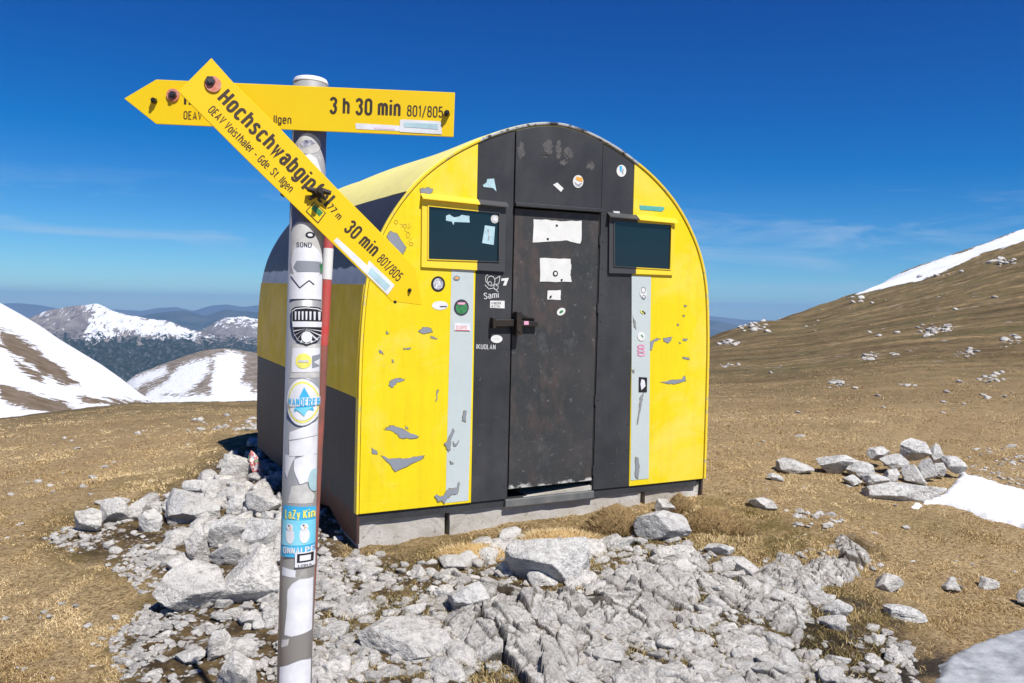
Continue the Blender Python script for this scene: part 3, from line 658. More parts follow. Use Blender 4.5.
# left yellow panel: follows the inset outline
def side_panel(right):
    P = IN.copy()
    seam = .708 if not right else 1.862
    if not right:
        L_ = [(float(a), float(b)) for a, b in P if a < seam and b > .01]; return [(float(P[0][0]), 0.0)] + L_ + [(seam, arch_v(seam)-.016), (seam, 0.0)]
    L_ = [(float(a), float(b)) for a, b in P if a > seam-.03 and b > .01]; return [(1.862, 0.0), (1.846, 1.0), (1.826, 1.75), (1.826, arch_v(1.826)-.016)] + L_ + [(float(P[-1][0]), 0.0)]
def hpart(name, polys, mat, w0, w1, bev=.0025, parent=hut, label=None):
    bm = bmesh.new()
    for p in polys: prism(bm, p, w0, w1)
    o = link(name, bm_mesh(bm, name), mat, parent)
    if bev: bevel(o, bev)
    if label: o['label'] = label
    return o
ypL = hpart('yellow_panel', [side_panel(False)], MY, 0, .025)
ypR = hpart('yellow_panel', [side_panel(True)], MY, 0.001, .025)
DL, DR_, DB, DT = .957, 1.575, .058, 1.785
bpL = hpart('black_panel', [arch_panel(.7095, DL-.006, .0, .0)], MB, .002, .03)
bpR = hpart('black_panel', [[(DR_+.006, 0.0), (1.860, 0.0), (1.844, 1.0), (1.824, 1.75), (1.824, arch_v(1.824)-.016)] + [(u, arch_v(u)-.0165) for u in np.linspace(1.82, DR_+.006, 14)]], MB, .003, .03)
bpT = hpart('overdoor_panel', [[(DL, DT+.028), (DR_, DT+.028)] + [(u, arch_v(u)-.018) for u in np.linspace(DR_, DL, 16)]], MB, -.004, .03, label='black panel above the door')
hpart('lintel', [[(DL-.004, DT+.008), (DR_+.004, DT+.008), (DR_+.004, DT+.030), (DL-.004, DT+.030)]], MB, -.030, .03)
hpart('door_frame', [[(DL-.012, 0.0), (DL+.002, 0.0), (DL+.002, DT+.01), (DL-.012, DT+.01)], [(DR_-.002, 0.0), (DR_+.012, 0), (DR_+.012, DT+.01), (DR_-.002, DT+.01)]], MDARK, .012, .05)
door = hpart('door', [[(DL+.006, DB), (DR_-.006, DB+.004), (DR_-.006, DT), (DL+.006, DT)]], MDOOR, .006, .04, .004)
# grey stripes painted beside the door
def strip(pts, parent, mat=MG, w=-.0012, t=.0012, name='grey_stripe'):
    bm = bmesh.new(); prism(bm, fps(pts), w, w+t); return link(name, bm_mesh(bm), mat, parent)
strip([(451.5,269.5),(473.6,269.8),(472.8,327),(471.2,400),(468.2,500.5),(445.6,503),(447,440),(449.5,350)], ypL)
strip([(631.6,275.5),(651,276.4),(650,340),(648.6,478.5),(630.5,480.3),(631.4,400),(631.6,340)], ypR)
# wall core, back wall, skirt, and the roof shell
hpart('back_wall', [[(float(a), float(b)) for a, b in IN]], MB, LEN-.04, LEN, 0)
def shell(name, i0, i1, mat, out=.0, w0=.0, w1=LEN, label=None, nw=14, dent=.004):
    P = PROF[i0:i1+1]; A = inset(P, -out); B = inset(P, .03)
    bm = bmesh.new(); ws = np.linspace(w0, w1, nw); n = len(P)
    def ring(Q, w, k): return [bm.verts.new((float(q[0]), float(w), float(q[1]))) for q in Q]
    def dd(w): return dent*math.sin(3*w+i0) 
    OA = [ring(inset(P, -out - dd(w)*(0 < j < nw-1)), w, j) for j, w in enumerate(ws)]; OB = [ring(B, w, j) for j, w in enumerate(ws)]
    for j in range(nw-1):
        for k in range(n-1):
            bm.faces.new((OA[j][k], OA[j][k+1], OA[j+1][k+1], OA[j+1][k])); bm.faces.new((OB[j][k+1], OB[j][k], OB[j+1][k], OB[j+1][k+1]))
        bm.faces.new((OA[j][0], OA[j+1][0], OB[j+1][0], OB[j][0])); bm.faces.new((OA[j][-1], OB[j][-1], OB[j+1][-1], OA[j+1][-1]))
    for k in range(n-1):
        bm.faces.new((OA[0][k], OB[0][k], OB[0][k+1], OA[0][k+1])); bm.faces.new((OA[-1][k], OA[-1][k+1], OB[-1][k+1], OB[-1][k]))
    o = link(name, bm_mesh(bm), mat, hut, smooth=False)
    me = o.data; me.polygons.foreach_set('use_smooth', [abs(p.normal.y) < .5 for p in me.polygons])
    try: me.set_sharp_from_angle(angle=R_(35))
    except Exception: pass
    if label: o['label'] = label
    return o
vv = HALF[:, 1]; N_ = len(PROF) - 1
iA = int(np.argmin(abs(vv-.656))); iB = int(np.argmin(abs(vv-1.29))); iC = int(np.argmin(abs(vv-1.83)))
shell('side_panel', 0, iA, MLOW, .004, .012, LEN, 'black lower side panel with rusted bottom edge')
shell('side_panel', iA, iB, MYS, .010, .012, LEN, 'dirty olive-yellow middle side panel')
shell('side_panel', iB, iC, MUP, .006, .012, LEN, 'black side panel with a ragged grey paint band')
shell('roof', iC, N_-iC, MYR, .009, .012, LEN, 'faded yellow curved roof sheet', dent=.006)
shell('side_panel', N_-iC, N_-iB, MUP, .006, .012, LEN)
shell('side_panel', N_-iB, N_-iA, MYS, .010, .012, LEN)
shell('side_panel', N_-iA, N_, MLOW, .004, .012, LEN)
def arch_trim():
    bm = bmesh.new(); A = inset(PROF, -.006); B = inset(PROF, .010); n = len(PROF)
    w = [-.010, .045]
    R4 = [[bm.verts.new((float(p[0]), ww, float(p[1]))) for p in Q] for Q, ww in ((A, w[1]), (A, w[0]), (B, w[0]+.003), (B, w[1]))]
    for i in range(4):
        a, b = R4[i], R4[(i+1) % 4]
        for k in range(n-1): bm.faces.new((a[k], a[k+1], b[k+1], b[k]))
    for k in (0, -1): bm.faces.new([R4[i][k] for i in range(4)])
    o = link('edge_trim', bm_mesh(bm), MTRIM, hut); bevel(o, .004); return o
arch_trim()
for q_ in ((.012, .05), (LEN-.05, LEN-.012)):
    bm = bmesh.new(); box(bm, .02, 2.44, q_[0], q_[1], -.05, -.002); link('shade_rail', bm_mesh(bm), MB, hut)  # black front rail stands in for shade below the panel overhang; back one matches
bm = bmesh.new()
_sk = [(.012, -.175), (.3, -.17), (.62, -.10), (.78, -.13), (1.2, -.14), (1.9, -.15), (LEN-.01, -.16)]
for u0, u1 in ((.004, .02), (2.48, 2.496)):
    P = [(.012, .0)] + _sk + [(LEN-.01, .0)]
    a = [bm.verts.new((u0, p[0], p[1])) for p in P]; b = [bm.verts.new((u1, p[0], p[1])) for p in P]
    bm.faces.new(a); bm.faces.new(b[::-1])
    for i in range(len(P)): bm.faces.new((a[i], b[i], b[(i+1) % len(P)], a[(i+1) % len(P)]))
link('side_skirt', bm_mesh(bm), MLOW, hut)['label'] = 'rusted steel skirt under the side walls'
bm = bmesh.new(); box(bm, .03, 2.47, .03, LEN-.05, -.03, .0); link('floor', bm_mesh(bm), MDARK, hut)
# plinth shadow rail and steel sill under the door
hpart('door_sill', [[(DL-.02, -.05), (DR_+.005, -.05), (DR_+.005, -.004), (DL-.02, -.004)]], plain('sill_steel', (.12, .13, .13), .6, .3, c2=(.2, .2, .19)), -.012, .05)

# windows
def window(pane, outer, hood, fr_left, fr_right):
    po = fps(outer); pi = fps(pane)
    bm = bmesh.new()
    for i in range(4):
        a, b = po[i], po[(i+1) % 4]; c, d = pi[(i+1) % 4], pi[i]
        V = [bm.verts.new((p[0], w, p[1])) for p, w in ((a, -.012), (b, -.012), (c, -.010), (d, -.010))]; bm.faces.new(V)
        W = [bm.verts.new((p[0], w, p[1])) for p, w in ((a, -.012), (b, -.012), (b, .002), (a, .002))]; bm.faces.new(W)
        W = [bm.verts.new((p[0], w, p[1])) for p, w in ((d, -.010), (c, -.010), (c, .02), (d, .02))]; bm.faces.new(W)
    me = bm_mesh(bm); m = M('window_frame_paint'); u = m.sepz(m.coord(), 0)
    k = m.math('GREATER_THAN' if not fr_right else 'LESS_THAN', u, .712 if not fr_right else 1.855)
    m.col(m.mix(k, (.80, .58, .03), (.045, .047, .05))); o = link('window', me, m.done(.5), hut)
    fmat = m.m
    # bead round the opening
    bm = bmesh.new(); c = np.mean(pi, 0); q = [tuple(np.array(p) + (np.array(p)-c)/np.linalg.norm(np.array(p)-c)*.009) for p in pi]
    for i in range(4):
        a, b, cc, d = q[i], q[(i+1) % 4], pi[(i+1) % 4], pi[i]; prism(bm, [a, b, cc, d], -.0155, -.009)
    link('bead', bm_mesh(bm), fmat, o)
    bm = bmesh.new(); prism(bm, pi, -.006, -.002); gl = link('pane', bm_mesh(bm), MGLASS, o)
    h = fps(hood); bm = bmesh.new(); d = .036
    def s(p, w, dv): return bm.verts.new((p[0], w, p[1]+dv))
    a0, a1 = h[0], h[1]
    top = [s(a0, .0, .022), s(a1, .0, .022), s(a1, -d, -.006), s(a0, -d, -.006)]; bot = [s(a0, .0, .014), s(a1, .0, .014), s(a1, -d, -.013), s(a0, -d, -.013)]
    bm.faces.new(top); bm.faces.new(bot[::-1])
    for i in range(4): bm.faces.new((top[i], bot[i], bot[(i+1) % 4], top[(i+1) % 4]))
    link('hood', bm_mesh(bm), fmat, o)
    return o, gl
w1, g1 = window([(428,206.6),(498,213.7),(497.5,261.5),(427.8,259)], [(421.5,198),(505,207),(504,271.8),(420.8,267)], [(420.6,197),(506.5,206)], 0, False)
w2, g2 = window([(613.6,221),(670,225),(668.8,269.3),(613.6,266)], [(608.5,216),(673.8,222),(672.2,275.2),(608,273)], [(607,215.5),(675,222)], 0, True)

# stickers, chips and scribbles; outlines read off the photograph and laid on the panel they sit on
def decal(parent, pts, mat, w, name='sticker', t=.0014, label=None):
    bm = bmesh.new(); prism(bm, fps(pts), w-t, w); o = link(name, bm_mesh(bm), mat, parent)
    if label: o['label'] = label
    return o
def disc(parent, cx, cy, rx, ry, mat, w, name='sticker', t=.0014, n=22, label=None, rot=0.):
    c, s = math.cos(rot), math.sin(rot)
    return decal(parent, [(cx + rx*math.cos(a)*c - ry*math.sin(a)*s, cy + rx*math.cos(a)*s + ry*math.sin(a)*c) for a in [2*math.pi*i/n for i in range(n)]], mat, w, name, t, label)
def jag(pts, amp=.35, k=3, seed=1):
    r = random.Random(seed); out = []
    for i in range(len(pts)):
        a, b = pts[i], pts[(i+1) % len(pts)]
        for j in range(k):
            t = j/k; out.append((a[0]+(b[0]-a[0])*t + (r.uniform(-amp, amp) if j else 0), a[1]+(b[1]-a[1])*t + (r.uniform(-amp, amp) if j else 0)))
    return out
def htext(parent, s, x, y, size_px, mat, w, cx=.7, rot=0., bold=0., name='lettering'):
    u, v = fp(x, y); me = text_mesh(s, size_px*.0062, cx, bold); o = link(name, me, mat, parent)
    o.location = (u, w, v); o.rotation_euler = (0, R_(rot), 0); return o
MRIM = plain('chip_rim', (.26, .21, .06), .7, var=.4, vs=80)
C = 'paint_chip'; wy = -.0002
SCRATCH = []; MSCRATCH = plain('scratched_primer', (.17, .17, .165), .7, c2=(.10, .09, .085), vs=40)
def chip(parent, p, w, seed, amp):
    q = jag(p, amp, 5, seed); cx = sum(a for a, b in q)/len(q); cy = sum(b for a, b in q)/len(q)
    r_ = random.Random(seed); big_ = [(cx+(a-cx)*1.04+(.55 if a > cx else -.55)*r_.uniform(.1, 1), cy+(b-cy)*1.04+(.55 if b > cy else -.55)*r_.uniform(.1, 1)) for a, b in q]
    o = decal(parent, q, MCHIP, w, C); decal(o, big_, MRIM, w+.0004, 'rim', .0010)

for i, p in enumerate([
    [(372,448),(377,452),(377,454),(372,453)], [(381,455),(390,459),(405,458.5),(424,455.5),(422,459),(395,471.5),(389,463),(384,458.5)],
    [(384.5,429.5),(391,425.5),(398,427),(408,432),(418,436),(415,438),(400,438),(398,434.5),(392,431)], [(405,425.5),(409,429),(406,429)], [(389.5,382),(395,378.5),(404,379),(403,381),(396,383),(392,387.5),(389.5,386)],
    [(418.5,331),(424,327),(431,328.5),(432,332),(423,333.5)], [(431,336),(437,338),(436,339),(431,338)], [(379,350),(383,352),(383,354),(380,353)], [(404,348),(411,348),(410,349.2),(404,349)],
    [(387,236.5),(391,231),(397,234.5),(406,247),(403,254),(390,244)], [(420,189),(428,187.5),(433,190),(430,194),(421,193)],
    [(392,359),(394,362),(392,362.5)], [(386,331),(389,333),(387,334)], [(436,402),(437.2,390),(438.6,391)]]):
    chip(ypL, p, wy-.0005, i, .55)
for i, p in enumerate([
    [(448.5,451),(444,443),(447,441.5),(450,434),(452.5,429),(454,432),(450.5,441),(450,449)], [(453,441),(455,444),(459,440),(456,446),(453.5,445)], [(463.5,411),(466.5,411),(465,421.5),(462,420)],
    [(434.5,496),(437,494),(440,496.5),(444,495),(448,488.5),(456,488),(458,482),(459,485),(456.5,494),(452,494),(447,497.5),(444,504),(442,500),(438,502)], [(449.5,461),(453,463),(451,464)]]):
    chip(ypL, p, -.0033, 40+i, .45)
for i, p in enumerate([
    [(663,338.5),(672,337),(671,340),(668,343),(664,341)], [(650.5,342),(656,338.5),(661,339),(654,341.5),(652,350),(650.5,350)], [(683,339),(687.5,339),(686,341),(683,340.5)], [(683,357),(689,358),(689,359.5),(683,358.5)],
    [(660,382),(670,380.5),(682,379),(684.5,375.5),(685.5,381),(675,384),(668,383.5)], [(677,324),(679,324),(678,326)], [(684,305),(687,305.5),(685,307.5)], [(683,315),(685,315.5),(684,317)], [(679,342),(680.5,343),(679.5,344)]]):
    chip(ypR, p, .0003, 60+i, .4)
for i, p in enumerate([[(640,397),(643,393),(641.5,402),(637.5,424),(637,423),(639,408)], [(635.5,457),(638,459),(639,467),(637.5,478),(635,476)], [(632.5,316),(635,322),(635.8,329),(634,326)], [(632,370),(634,370),(633.6,373)]]):
    chip(ypR, p, -.0033, 80+i, .25)
# door papers
dw = .0048
decal(door, jag([(533.8,219.3),(550,220),(561,221.4),(582,220.6),(581.6,241),(580,243.5),(568,240.5),(560,241),(533,242.5)], .5, 4, 3), MWHITE, dw, 'notice', label='large torn white notice at the top of the door')
decal(door, jag([(540.2,258),(556,258.5),(571,259),(571.5,267),(570.5,275),(572,282),(540.2,281.6)], .4, 4, 4), MWHITE, dw, 'notice', label='square white notice below the large one')
decal(door, jag([(548,290.5),(561,290),(561,300),(547.5,299.5)], .3, 3, 5), MWHITE, dw, 'notice', label='smallest white notice on the door')
decal(door, [(556,224.5),(558,224.5),(558,226.5),(556,226.5)], MBLACKS, dw-.0016, 'mark'); decal(door, [(547,238),(549,238),(549,240),(547,240)], MBLACKS, dw-.0016, 'mark')
disc(door, 555.6, 273.5, 2.6, 3, MBLACKS, dw-.0016, 'ring'); disc(door, 555.6, 273.5, 1.4, 1.7, MWHITE, dw-.003, 'ring')
decal(door, [(550,296),(552,295.4),(551.6,298),(549.6,298.4)], MBLACKS, dw-.0016, 'mark'); decal(door, [(561,279),(563,279),(562.6,281),(561,281.4)], MBLACKS, dw-.0016, 'mark')
disc(door, 561.5, 311.7, 4.6, 3.4, MWHITE, dw, rot=-.6, label='small oval silver sticker on the door'); disc(door, 561.5, 311.7, 2.2, 1.2, MGREENS, dw-.0016, rot=-.6)
# overdoor panel
ow = -.0052
disc(bpT, 577.6, 181.6, 5.2, 6.4, MWHITE, ow, label='round white and orange sticker above the door'); decal(bpT, [(576,176.6),(582,178),(582,182),(578,181),(575,179)], MORANGE, ow-.0016, 'emblem'); decal(bpT, [(574,182),(577,184.5),(581.5,183),(580,186.5),(575.5,186)], MNAVY, ow-.0016, 'emblem')
decal(bpT, [(552.5,184.8),(556.8,182.6),(563,188.5),(560.5,192)], MWHITE, ow, label='tilted white tag above the door')
for par_, pw_, x0_, x1_, sd_ in ((bpL, .0010, 478, 506, 5), (bpR, .0020, 600, 627, 6), (door, .0050, 514, 590, 7)):
    rr_ = random.Random(sd_)
    for k_ in range(16 if par_ is not door else 34):
        x_ = rr_.uniform(x0_, x1_); y_ = 480 - 150*rr_.random()**1.3 if k_ % 3 else rr_.uniform(235, 480); L_ = rr_.uniform(1, 4.5); a_ = rr_.uniform(-.5, .5) + (1.57 if rr_.random() < .35 else 0)
        if y_ < 275 and par_ is not door: y_ += 60
        scr_ = [(x_, y_), (x_+L_*math.cos(a_)*.5, y_+L_*math.sin(a_)*.5+.2), (x_+L_*math.cos(a_), y_+L_*math.sin(a_))]; SCRATCH.append((par_, scr_, pw_, rr_.uniform(.08, .2)))
MDUST = plain('chalky_smudge', (.10, .095, .095), .8, c2=(.05, .05, .053), vs=60)
for i_, (x_, y_, a_, b_) in enumerate([(521, 150, 3.5, 9), (548, 147, 5, 8), (558, 150, 2.6, 10), (568, 153, 5, 6), (563, 163, 4, 3), (590, 166, 4, 4), (545, 156, 5, 1.4)]):
    decal(bpT, jag([(x_+a_*math.cos(t_), y_+b_*math.sin(t_)) for t_ in np.linspace(0, 6.28, 9)[:-1]], 1.6, 4, 200+i_), MDUST, ow+.0009, 'smudge', .0006)
# left black panel
lw = .0008
decal(bpL, [(482.8,185.2),(486.5,182.5),(487.2,179),(494,178.6),(495.2,185),(496.4,191.5),(493,188),(483.8,187)], MPALE, lw, label='pale turquoise star-shaped sticker')
decal(bpL, [(490.2,300.6),(504.6,300.8),(504.6,308.4),(490,307.8)], MWHITE, lw, label='white rectangular sticker over the latch')
htext(bpL, 'WANDERN', 491, 304.4, 3.4, MBLACKS, lw-.0016); htext(bpL, 'IN STYRIA', 491.5, 307.4, 3.0, MBLACKS, lw-.0016)
disc(bpL, 496.6, 339, 5.8, 4, MWHITE, lw, label='white oval sticker under the latch'); htext(bpL, '______', 493, 339, 3, MBLACKS, lw-.0016)
MSCR = plain('white_marker', (.55, .56, .56), .7)
htext(bpL, 'IKUOLAN', 476.3, 348.8, 6.3, MSCR, lw, .85, 2); 
htext(bpL, 'Sami', 484, 299, 8, MSCR, lw, .95, -6)
def scribble(parent, pts, mat, w, wd=.35, name='scribble'):
    bm = bmesh.new(); P = [np.array(fp(*p)) for p in pts]; ww = wd*.0058
    for a, b in zip(P[:-1], P[1:]):
        d = b-a; L = np.linalg.norm(d)
        if L < 1e-6: continue
        n = np.array([-d[1], d[0]])/L*ww; e = d/L*ww*.5
        prism(bm, [tuple(a-n-e), tuple(b-n+e), tuple(b+n+e), tuple(a+n-e)], w-.0008, w)
    return link(name, bm_mesh(bm), mat, parent)
circ = lambda cx, cy, rx, ry, n=12, a0=0, a1=2*math.pi: [(cx+rx*math.cos(a0+(a1-a0)*i/n), cy+ry*math.sin(a0+(a1-a0)*i/n)) for i in range(n+1)]
for pts in (circ(491, 281, 4, 5), circ(490, 283.5, 1.6, 2), circ(496, 287, 2.2, 3), [(485,285),(489,289),(494,288),(498,292)], [(495,279),(500,276),(499,283),(496,286)], circ(487.5, 279, 2, 4, 8, 2, 5)):
    scribble(bpL, pts, MSCR, lw)
decal(bpL, [(501.5,278.5),(508.8,277.8),(506,285.5),(503,285.5),(504.8,280.6),(501.2,281)], MWHITE, lw, label='white arrow mark near the window')
# right black panel, yellow panels
disc(bpR, 621.5, 170.8, 4.8, 6, MWHITE, .0018, label='round white and blue sticker right of the door top'); decal(bpR, [(619.5,166),(622,166),(621.6,172),(620,171)], MBLUE, .0002, 'emblem'); decal(bpR, [(622.5,168),(624,170),(623,174.5),(622,173)], MNAVY, .0002, 'emblem')
decal(bpR, [(613,211),(619.5,211.4),(620,213.2),(614,212.8)], MWHITE, .0018)
decal(ypR, [(639.5,205.2),(663.5,207),(664.5,208.5),(662,211.5),(640,209.5)], MTEAL, -.0002, label='teal strip sticker over the right window')
disc(ypL, 438, 284, 7.0, 7.8, MBLACKS, wy, label='round black sticker with white emblem'); disc(ypL, 438, 284, 5.0, 5.8, MNAVY, wy-.0016, 'emblem'); scribble(ypL, [(436,288),(438,280),(441,286),(435.5,282)], MSTK[0], wy-.0032, .9)
disc(ypL, 440, 305.5, 8, 4.4, MSTK[0], wy, label='white oval sticker on the yellow panel'); scribble(ypL, [(440,306.6),(446.5,306.6)], MBLACKS, wy-.0016, .5)
gw = -.0028
disc(ypL, 461.2, 307.3, 7.4, 8, MPURP, gw, label='round green and black sticker'); disc(ypL, 461.2, 307.8, 5.8, 6.2, MGREENS, gw-.0016, 'emblem'); decal(ypL, [(457,302.5),(465,302.5),(464,304.5),(458,304.5)], MPINK, gw-.0032, 'emblem')
disc(ypL, 456.5, 278, 3.4, 2.4, MCHIP, gw, label='small grey oval sticker'); disc(ypL, 456.5, 278, 1.8, 1.1, MORANGE, gw-.0016, 'emblem')
decal(ypL, [(454,323),(470,323.4),(470,331),(454,330.6)], MSTK[0], gw); htext(ypL, 'STUWO', 455.5, 329, 4.4, MREDS, gw-.0016, .8); scribble(ypL, [(455,330),(469,330.4)], MREDS, gw-.0016, .3)
disc(ypR, 643, 292.5, 3.4, 5.4, MWHITE, gw); scribble(ypR, circ(643, 290, 2.2, 3.0, 10), MCHIP, gw-.0016, .4); scribble(ypR, circ(643.5, 297, 1.6, 1.8, 8), MCHIP, gw-.0016, .4)
decal(ypR, [(640,310),(643,311),(645,312.5),(643,314),(640.5,312.5)], MLEMON, gw); scribble(ypR, [(642,311),(645,313.4)], MBLACKS, gw-.0016, .7)
disc(ypR, 641.2, 336.4, 3.8, 4.4, MWHITE, gw); scribble(ypR, [(641,335),(642.6,337)], MGREENS, gw-.0016, .8)
for y0 in (346.5, 350.5, 354): scribble(ypR, circ(641, y0, 3.6, 1.7, 12, .3, 5.6), MPINK, gw, .7)
decal(ypR, [(638.6,377),(646.8,377.4),(646.6,392),(638.4,392)], MBLACKS, gw, label='black photo sticker on the grey stripe'); decal(ypR, [(641,379),(644,380),(645,386),(641,390),(640,384)], MSTK[0], gw-.0016, 'emblem')
# window stickers
decal(g1, jag([(445.5,216),(449,214.5),(454,217.5),(459,216.5),(461,215),(469,216),(469.2,222.6),(454,222),(453,225),(451,221.5),(445.5,220.5)], .3, 2, 9), MPALE, -.0062, label='torn pale sticker on the left window')
decal(g1, [(484.4,225.4),(494.4,226.8),(493.2,245),(481.6,243)], MPALE, -.0062, label='pale blue sticker on the left window'); scribble(g1, [(487.5,230),(488.5,236),(488,240)], MNAVY, -.0078, .7)
disc(g1, 494.3, 219, 4, 4.4, MSTK[1], -.0062, label='small round grey sticker on the left window'); disc(g1, 494.3, 219, 2.2, 2.6, MSTK[0], -.0078, 'emblem')
# faint graffiti on the yellow panel
MGR = plain('ochre_marker', (.55, .36, .02), .6)
for pts in (circ(396,222,1.6,2), [(400,224),(403,225),(401,228)], circ(405,226,1.6,2), [(409,223),(408,229),(411,226)], circ(408,235,1.4,3), [(412,238),(407,243)], circ(411,244,2,1.6), [(404,230),(409,233)]):
    scribble(ypL, pts, MGR, wy, .35)

for par_ in (bpL, bpR, door):
    for i_, (p_, q_, w_, wd_) in enumerate([z_ for z_ in SCRATCH if z_[0] is par_]): scribble(p_, q_, MSCRATCH, w_, wd_, 'scratch')
# latch
latch = bmesh.new()
def lb(bm, pts, w0, w1): prism(bm, fps(pts), w0, w1)
bm = bmesh.new(); lb(bm, [(491,319.4),(512,319.2),(512,326.2),(491,326.4)], -.030, -.005); box(bm, *[fp(491, 322)[0]-.006, fp(491, 322)[0]+.012], -.045, .003, fp(491, 328)[1], fp(491, 317.5)[1])
lo = link('latch', bm_mesh(bm), MIRON, bpL); bevel(lo, .003)
bm = bmesh.new(); lb(bm, [(513,311.6),(517.5,311),(518.5,334.5),(512.6,335)], -.055, -.0); lb(bm, [(517,320),(536,321.5),(536,326.4),(517,326)], -.026, .006); lb(bm, [(518,313),(535,319),(518,318)], -.020, .006)
tube(bm, (fp(515, 330)[0], -.06, fp(515, 330)[1]), (fp(515, 330)[0], .003, fp(515, 330)[1]), .012)
lo = link('hasp', bm_mesh(bm), MIRON, door); bevel(lo, .002)
decal(lo, [(522,321),(526.5,321),(526.5,324.5),(522,324.5)], MPINK, -.0265, 'mark')
for y in (240, 308, 400, 470):
    bm = bmesh.new(); tube(bm, (DR_, .0, fp(600, y)[1]-.03), (DR_, .0, fp(600, y)[1]+.03), .007, n=10); link('hinge', bm_mesh(bm), MB, door)
# rivets along the front
bm = bmesh.new(); tube(bm, (0, .0035, 0), (0, -.001, 0), .0045, .003, 8); RIV = bm_mesh(bm, 'rivet'); RIV.materials.append(MB)
for u0 in (.735, .93, 1.60, 1.835):
    for v0 in np.arange(.08, 1.95, .17):
        if 1.25 < v0 < 1.82 and (u0 < .95 or u0 > 1.6): continue
        o_ = bpy.data.objects.new('rivet', RIV); COL.objects.link(o_); o_.parent = hut; o_.location = (u0, 0, float(v0))

# concrete foundation blocks under the front
def slab(name, pts, w0, w1, label, mat=MCONC, cat='foundation block', group=None, tilt=0, rough=1.):
    P = fps(pts, w0); bm = bmesh.new(); prism(bm, P, 0, w1-w0)
    bmesh.ops.subdivide_edges(bm, edges=bm.edges[:], cuts=9, use_grid_fill=True)
    bmesh.ops.triangulate(bm, faces=bm.faces[:])
    base = np.mean(P, 0); lo_ = min(p[1] for p in P)
    for v in bm.verts:
        v.co.x -= base[0]; v.co.z -= lo_
        n = float(fbm(v.co.x*9, v.co.y*9, v.co.z*9, 3)); v.co += Vector((n*.006, float(vnoise(v.co.x*13, v.co.z*13, 3))*.007, n*.006))*rough
    o = link(name, bm_mesh(bm), mat); o.matrix_world = HM @ Matrix.Translation((base[0], w0, lo_)); return tag(o, label, cat, group)
slab('foundation_block', [(358,522),(440,513.5),(444.5,513),(444.5,560),(358,566)], .03, .40, 'cracked pale concrete block under the hut left front corner')
slab('foundation_block', [(449.5,512),(504,507),(592,491),(640,486),(641,560),(449.5,566)], .026, .40, 'long pale concrete block below the door')
slab('foundation_block', [(645,486),(699,481),(700,510),(646,560)], .034, .40, 'short concrete block under the hut right front corner')
slab('concrete_sill', [(503,505),(503,500.5),(591,485.5),(592,486),(592,489.5),(520,502)], .014, .20, 'worn concrete sill slab directly under the hut door', cat='sill slab', rough=.25)

# ------------------------------------------------------------------ signpost
PZ = 1.90
def onplane(x, y, z=PZ): return EYE + wdir(x, y)*z     # picture point at a given distance
p_top = onplane(310.8, 79.5); p_mid = onplane(294.2, 683)
ax = (p_top-p_mid)/np.linalg.norm(p_top-p_mid); p_bot = p_mid - ax*((p_mid[2]+.15)/ax[2])
PR = .0382
pole_len = np.linalg.norm(p_top-p_bot)
zx = Vector(ax); yx = Vector((0, 1, 0)); yx = (yx - yx.dot(zx)*zx).normalized(); xx = yx.cross(zx)
# pole frame: x right, y away from the camera, z along the pole
PM = Matrix(((xx.x, yx.x, zx.x, p_bot[0]), (xx.y, yx.y, zx.y, p_bot[1]), (xx.z, yx.z, zx.z, p_bot[2]), (0, 0, 0, 1)))
post = empty('signpost', PM, 'sticker-covered steel signpost carrying two yellow hiking arrows', 'signpost')
bm = bmesh.new(); tube(bm, (0, 0, 0), (0, 0, pole_len-.012), PR, n=64)
pole = link('pole', bm_mesh(bm), MPOLE, post); pole.data.polygons.foreach_set('use_smooth', [len(p.vertices) == 4 for p in pole.data.polygons])
bm = bmesh.new(); tube(bm, (0, 0, pole_len-.012), (0, 0, pole_len), PR+.002, PR-.002, n=48); cap = link('cap', bm_mesh(bm), MWHITE, post); bevel(cap, .003)
PMi = np.array(PM.inverted())
def pole_uv(x, y):
    """picture point -> (sideways offset / radius, height along the pole)"""
    P = onplane(x, y, PZ-PR*.9); l = PMi @ np.array([*P, 1]); return l[0], l[2]
def wrap(me, r):
    bm = bmesh.new(); bm.from_mesh(me)
    for k in range(-9, 10):
        bmesh.ops.bisect_plane(bm, geom=bm.verts[:]+bm.edges[:]+bm.faces[:], plane_co=(PR*k/9.5, 0, 0), plane_no=(1, 0, 0))
    for v in bm.verts:
        s = max(-.985, min(.985, v.co.x/PR)); a = math.asin(s); v.co.x = math.sin(a)*r; v.co.y = -math.cos(a)*r
    me2 = bm_mesh(bm); me2.polygons.foreach_set('use_smooth', [True]*len(me2.polygons)); return me2
def pst(pts, mat, lay=1, name='sticker', label=None, parent=None):
    bm = bmesh.new(); uv = [pole_uv(*p) for p in pts]; bm.faces.new([bm.verts.new((u, 0, v)) for u, v in uv])
    o = link(name, wrap(bm_mesh(bm), PR + .0006*lay), mat, parent or pole)
    if label: o['label'] = label
    return o
def pdisc(cx, cy, rx, ry, mat, lay=1, n=28, **k): return pst([(cx+rx*math.cos(2*math.pi*i/n), cy+ry*math.sin(2*math.pi*i/n)) for i in range(n)], mat, lay, **k)
def ptext(s, x, y, px, mat, lay, cx=.62, bold=0., width=None, **k):
    me = text_mesh(s, px/F*PZ*1.35, cx, bold)
    if width:
        co = np.zeros(len(me.vertices)*3); me.vertices.foreach_get('co', co); co = co.reshape(-1, 3); co[:, 0] *= width/F*PZ/co[:, 0].max(); me.vertices.foreach_set('co', co.ravel())
    u, v = pole_uv(x, y); me.transform(Matrix.Translation((u, 0, v))); me2 = wrap(me, PR+.0006*lay)
    return link('lettering', me2, mat, pole)
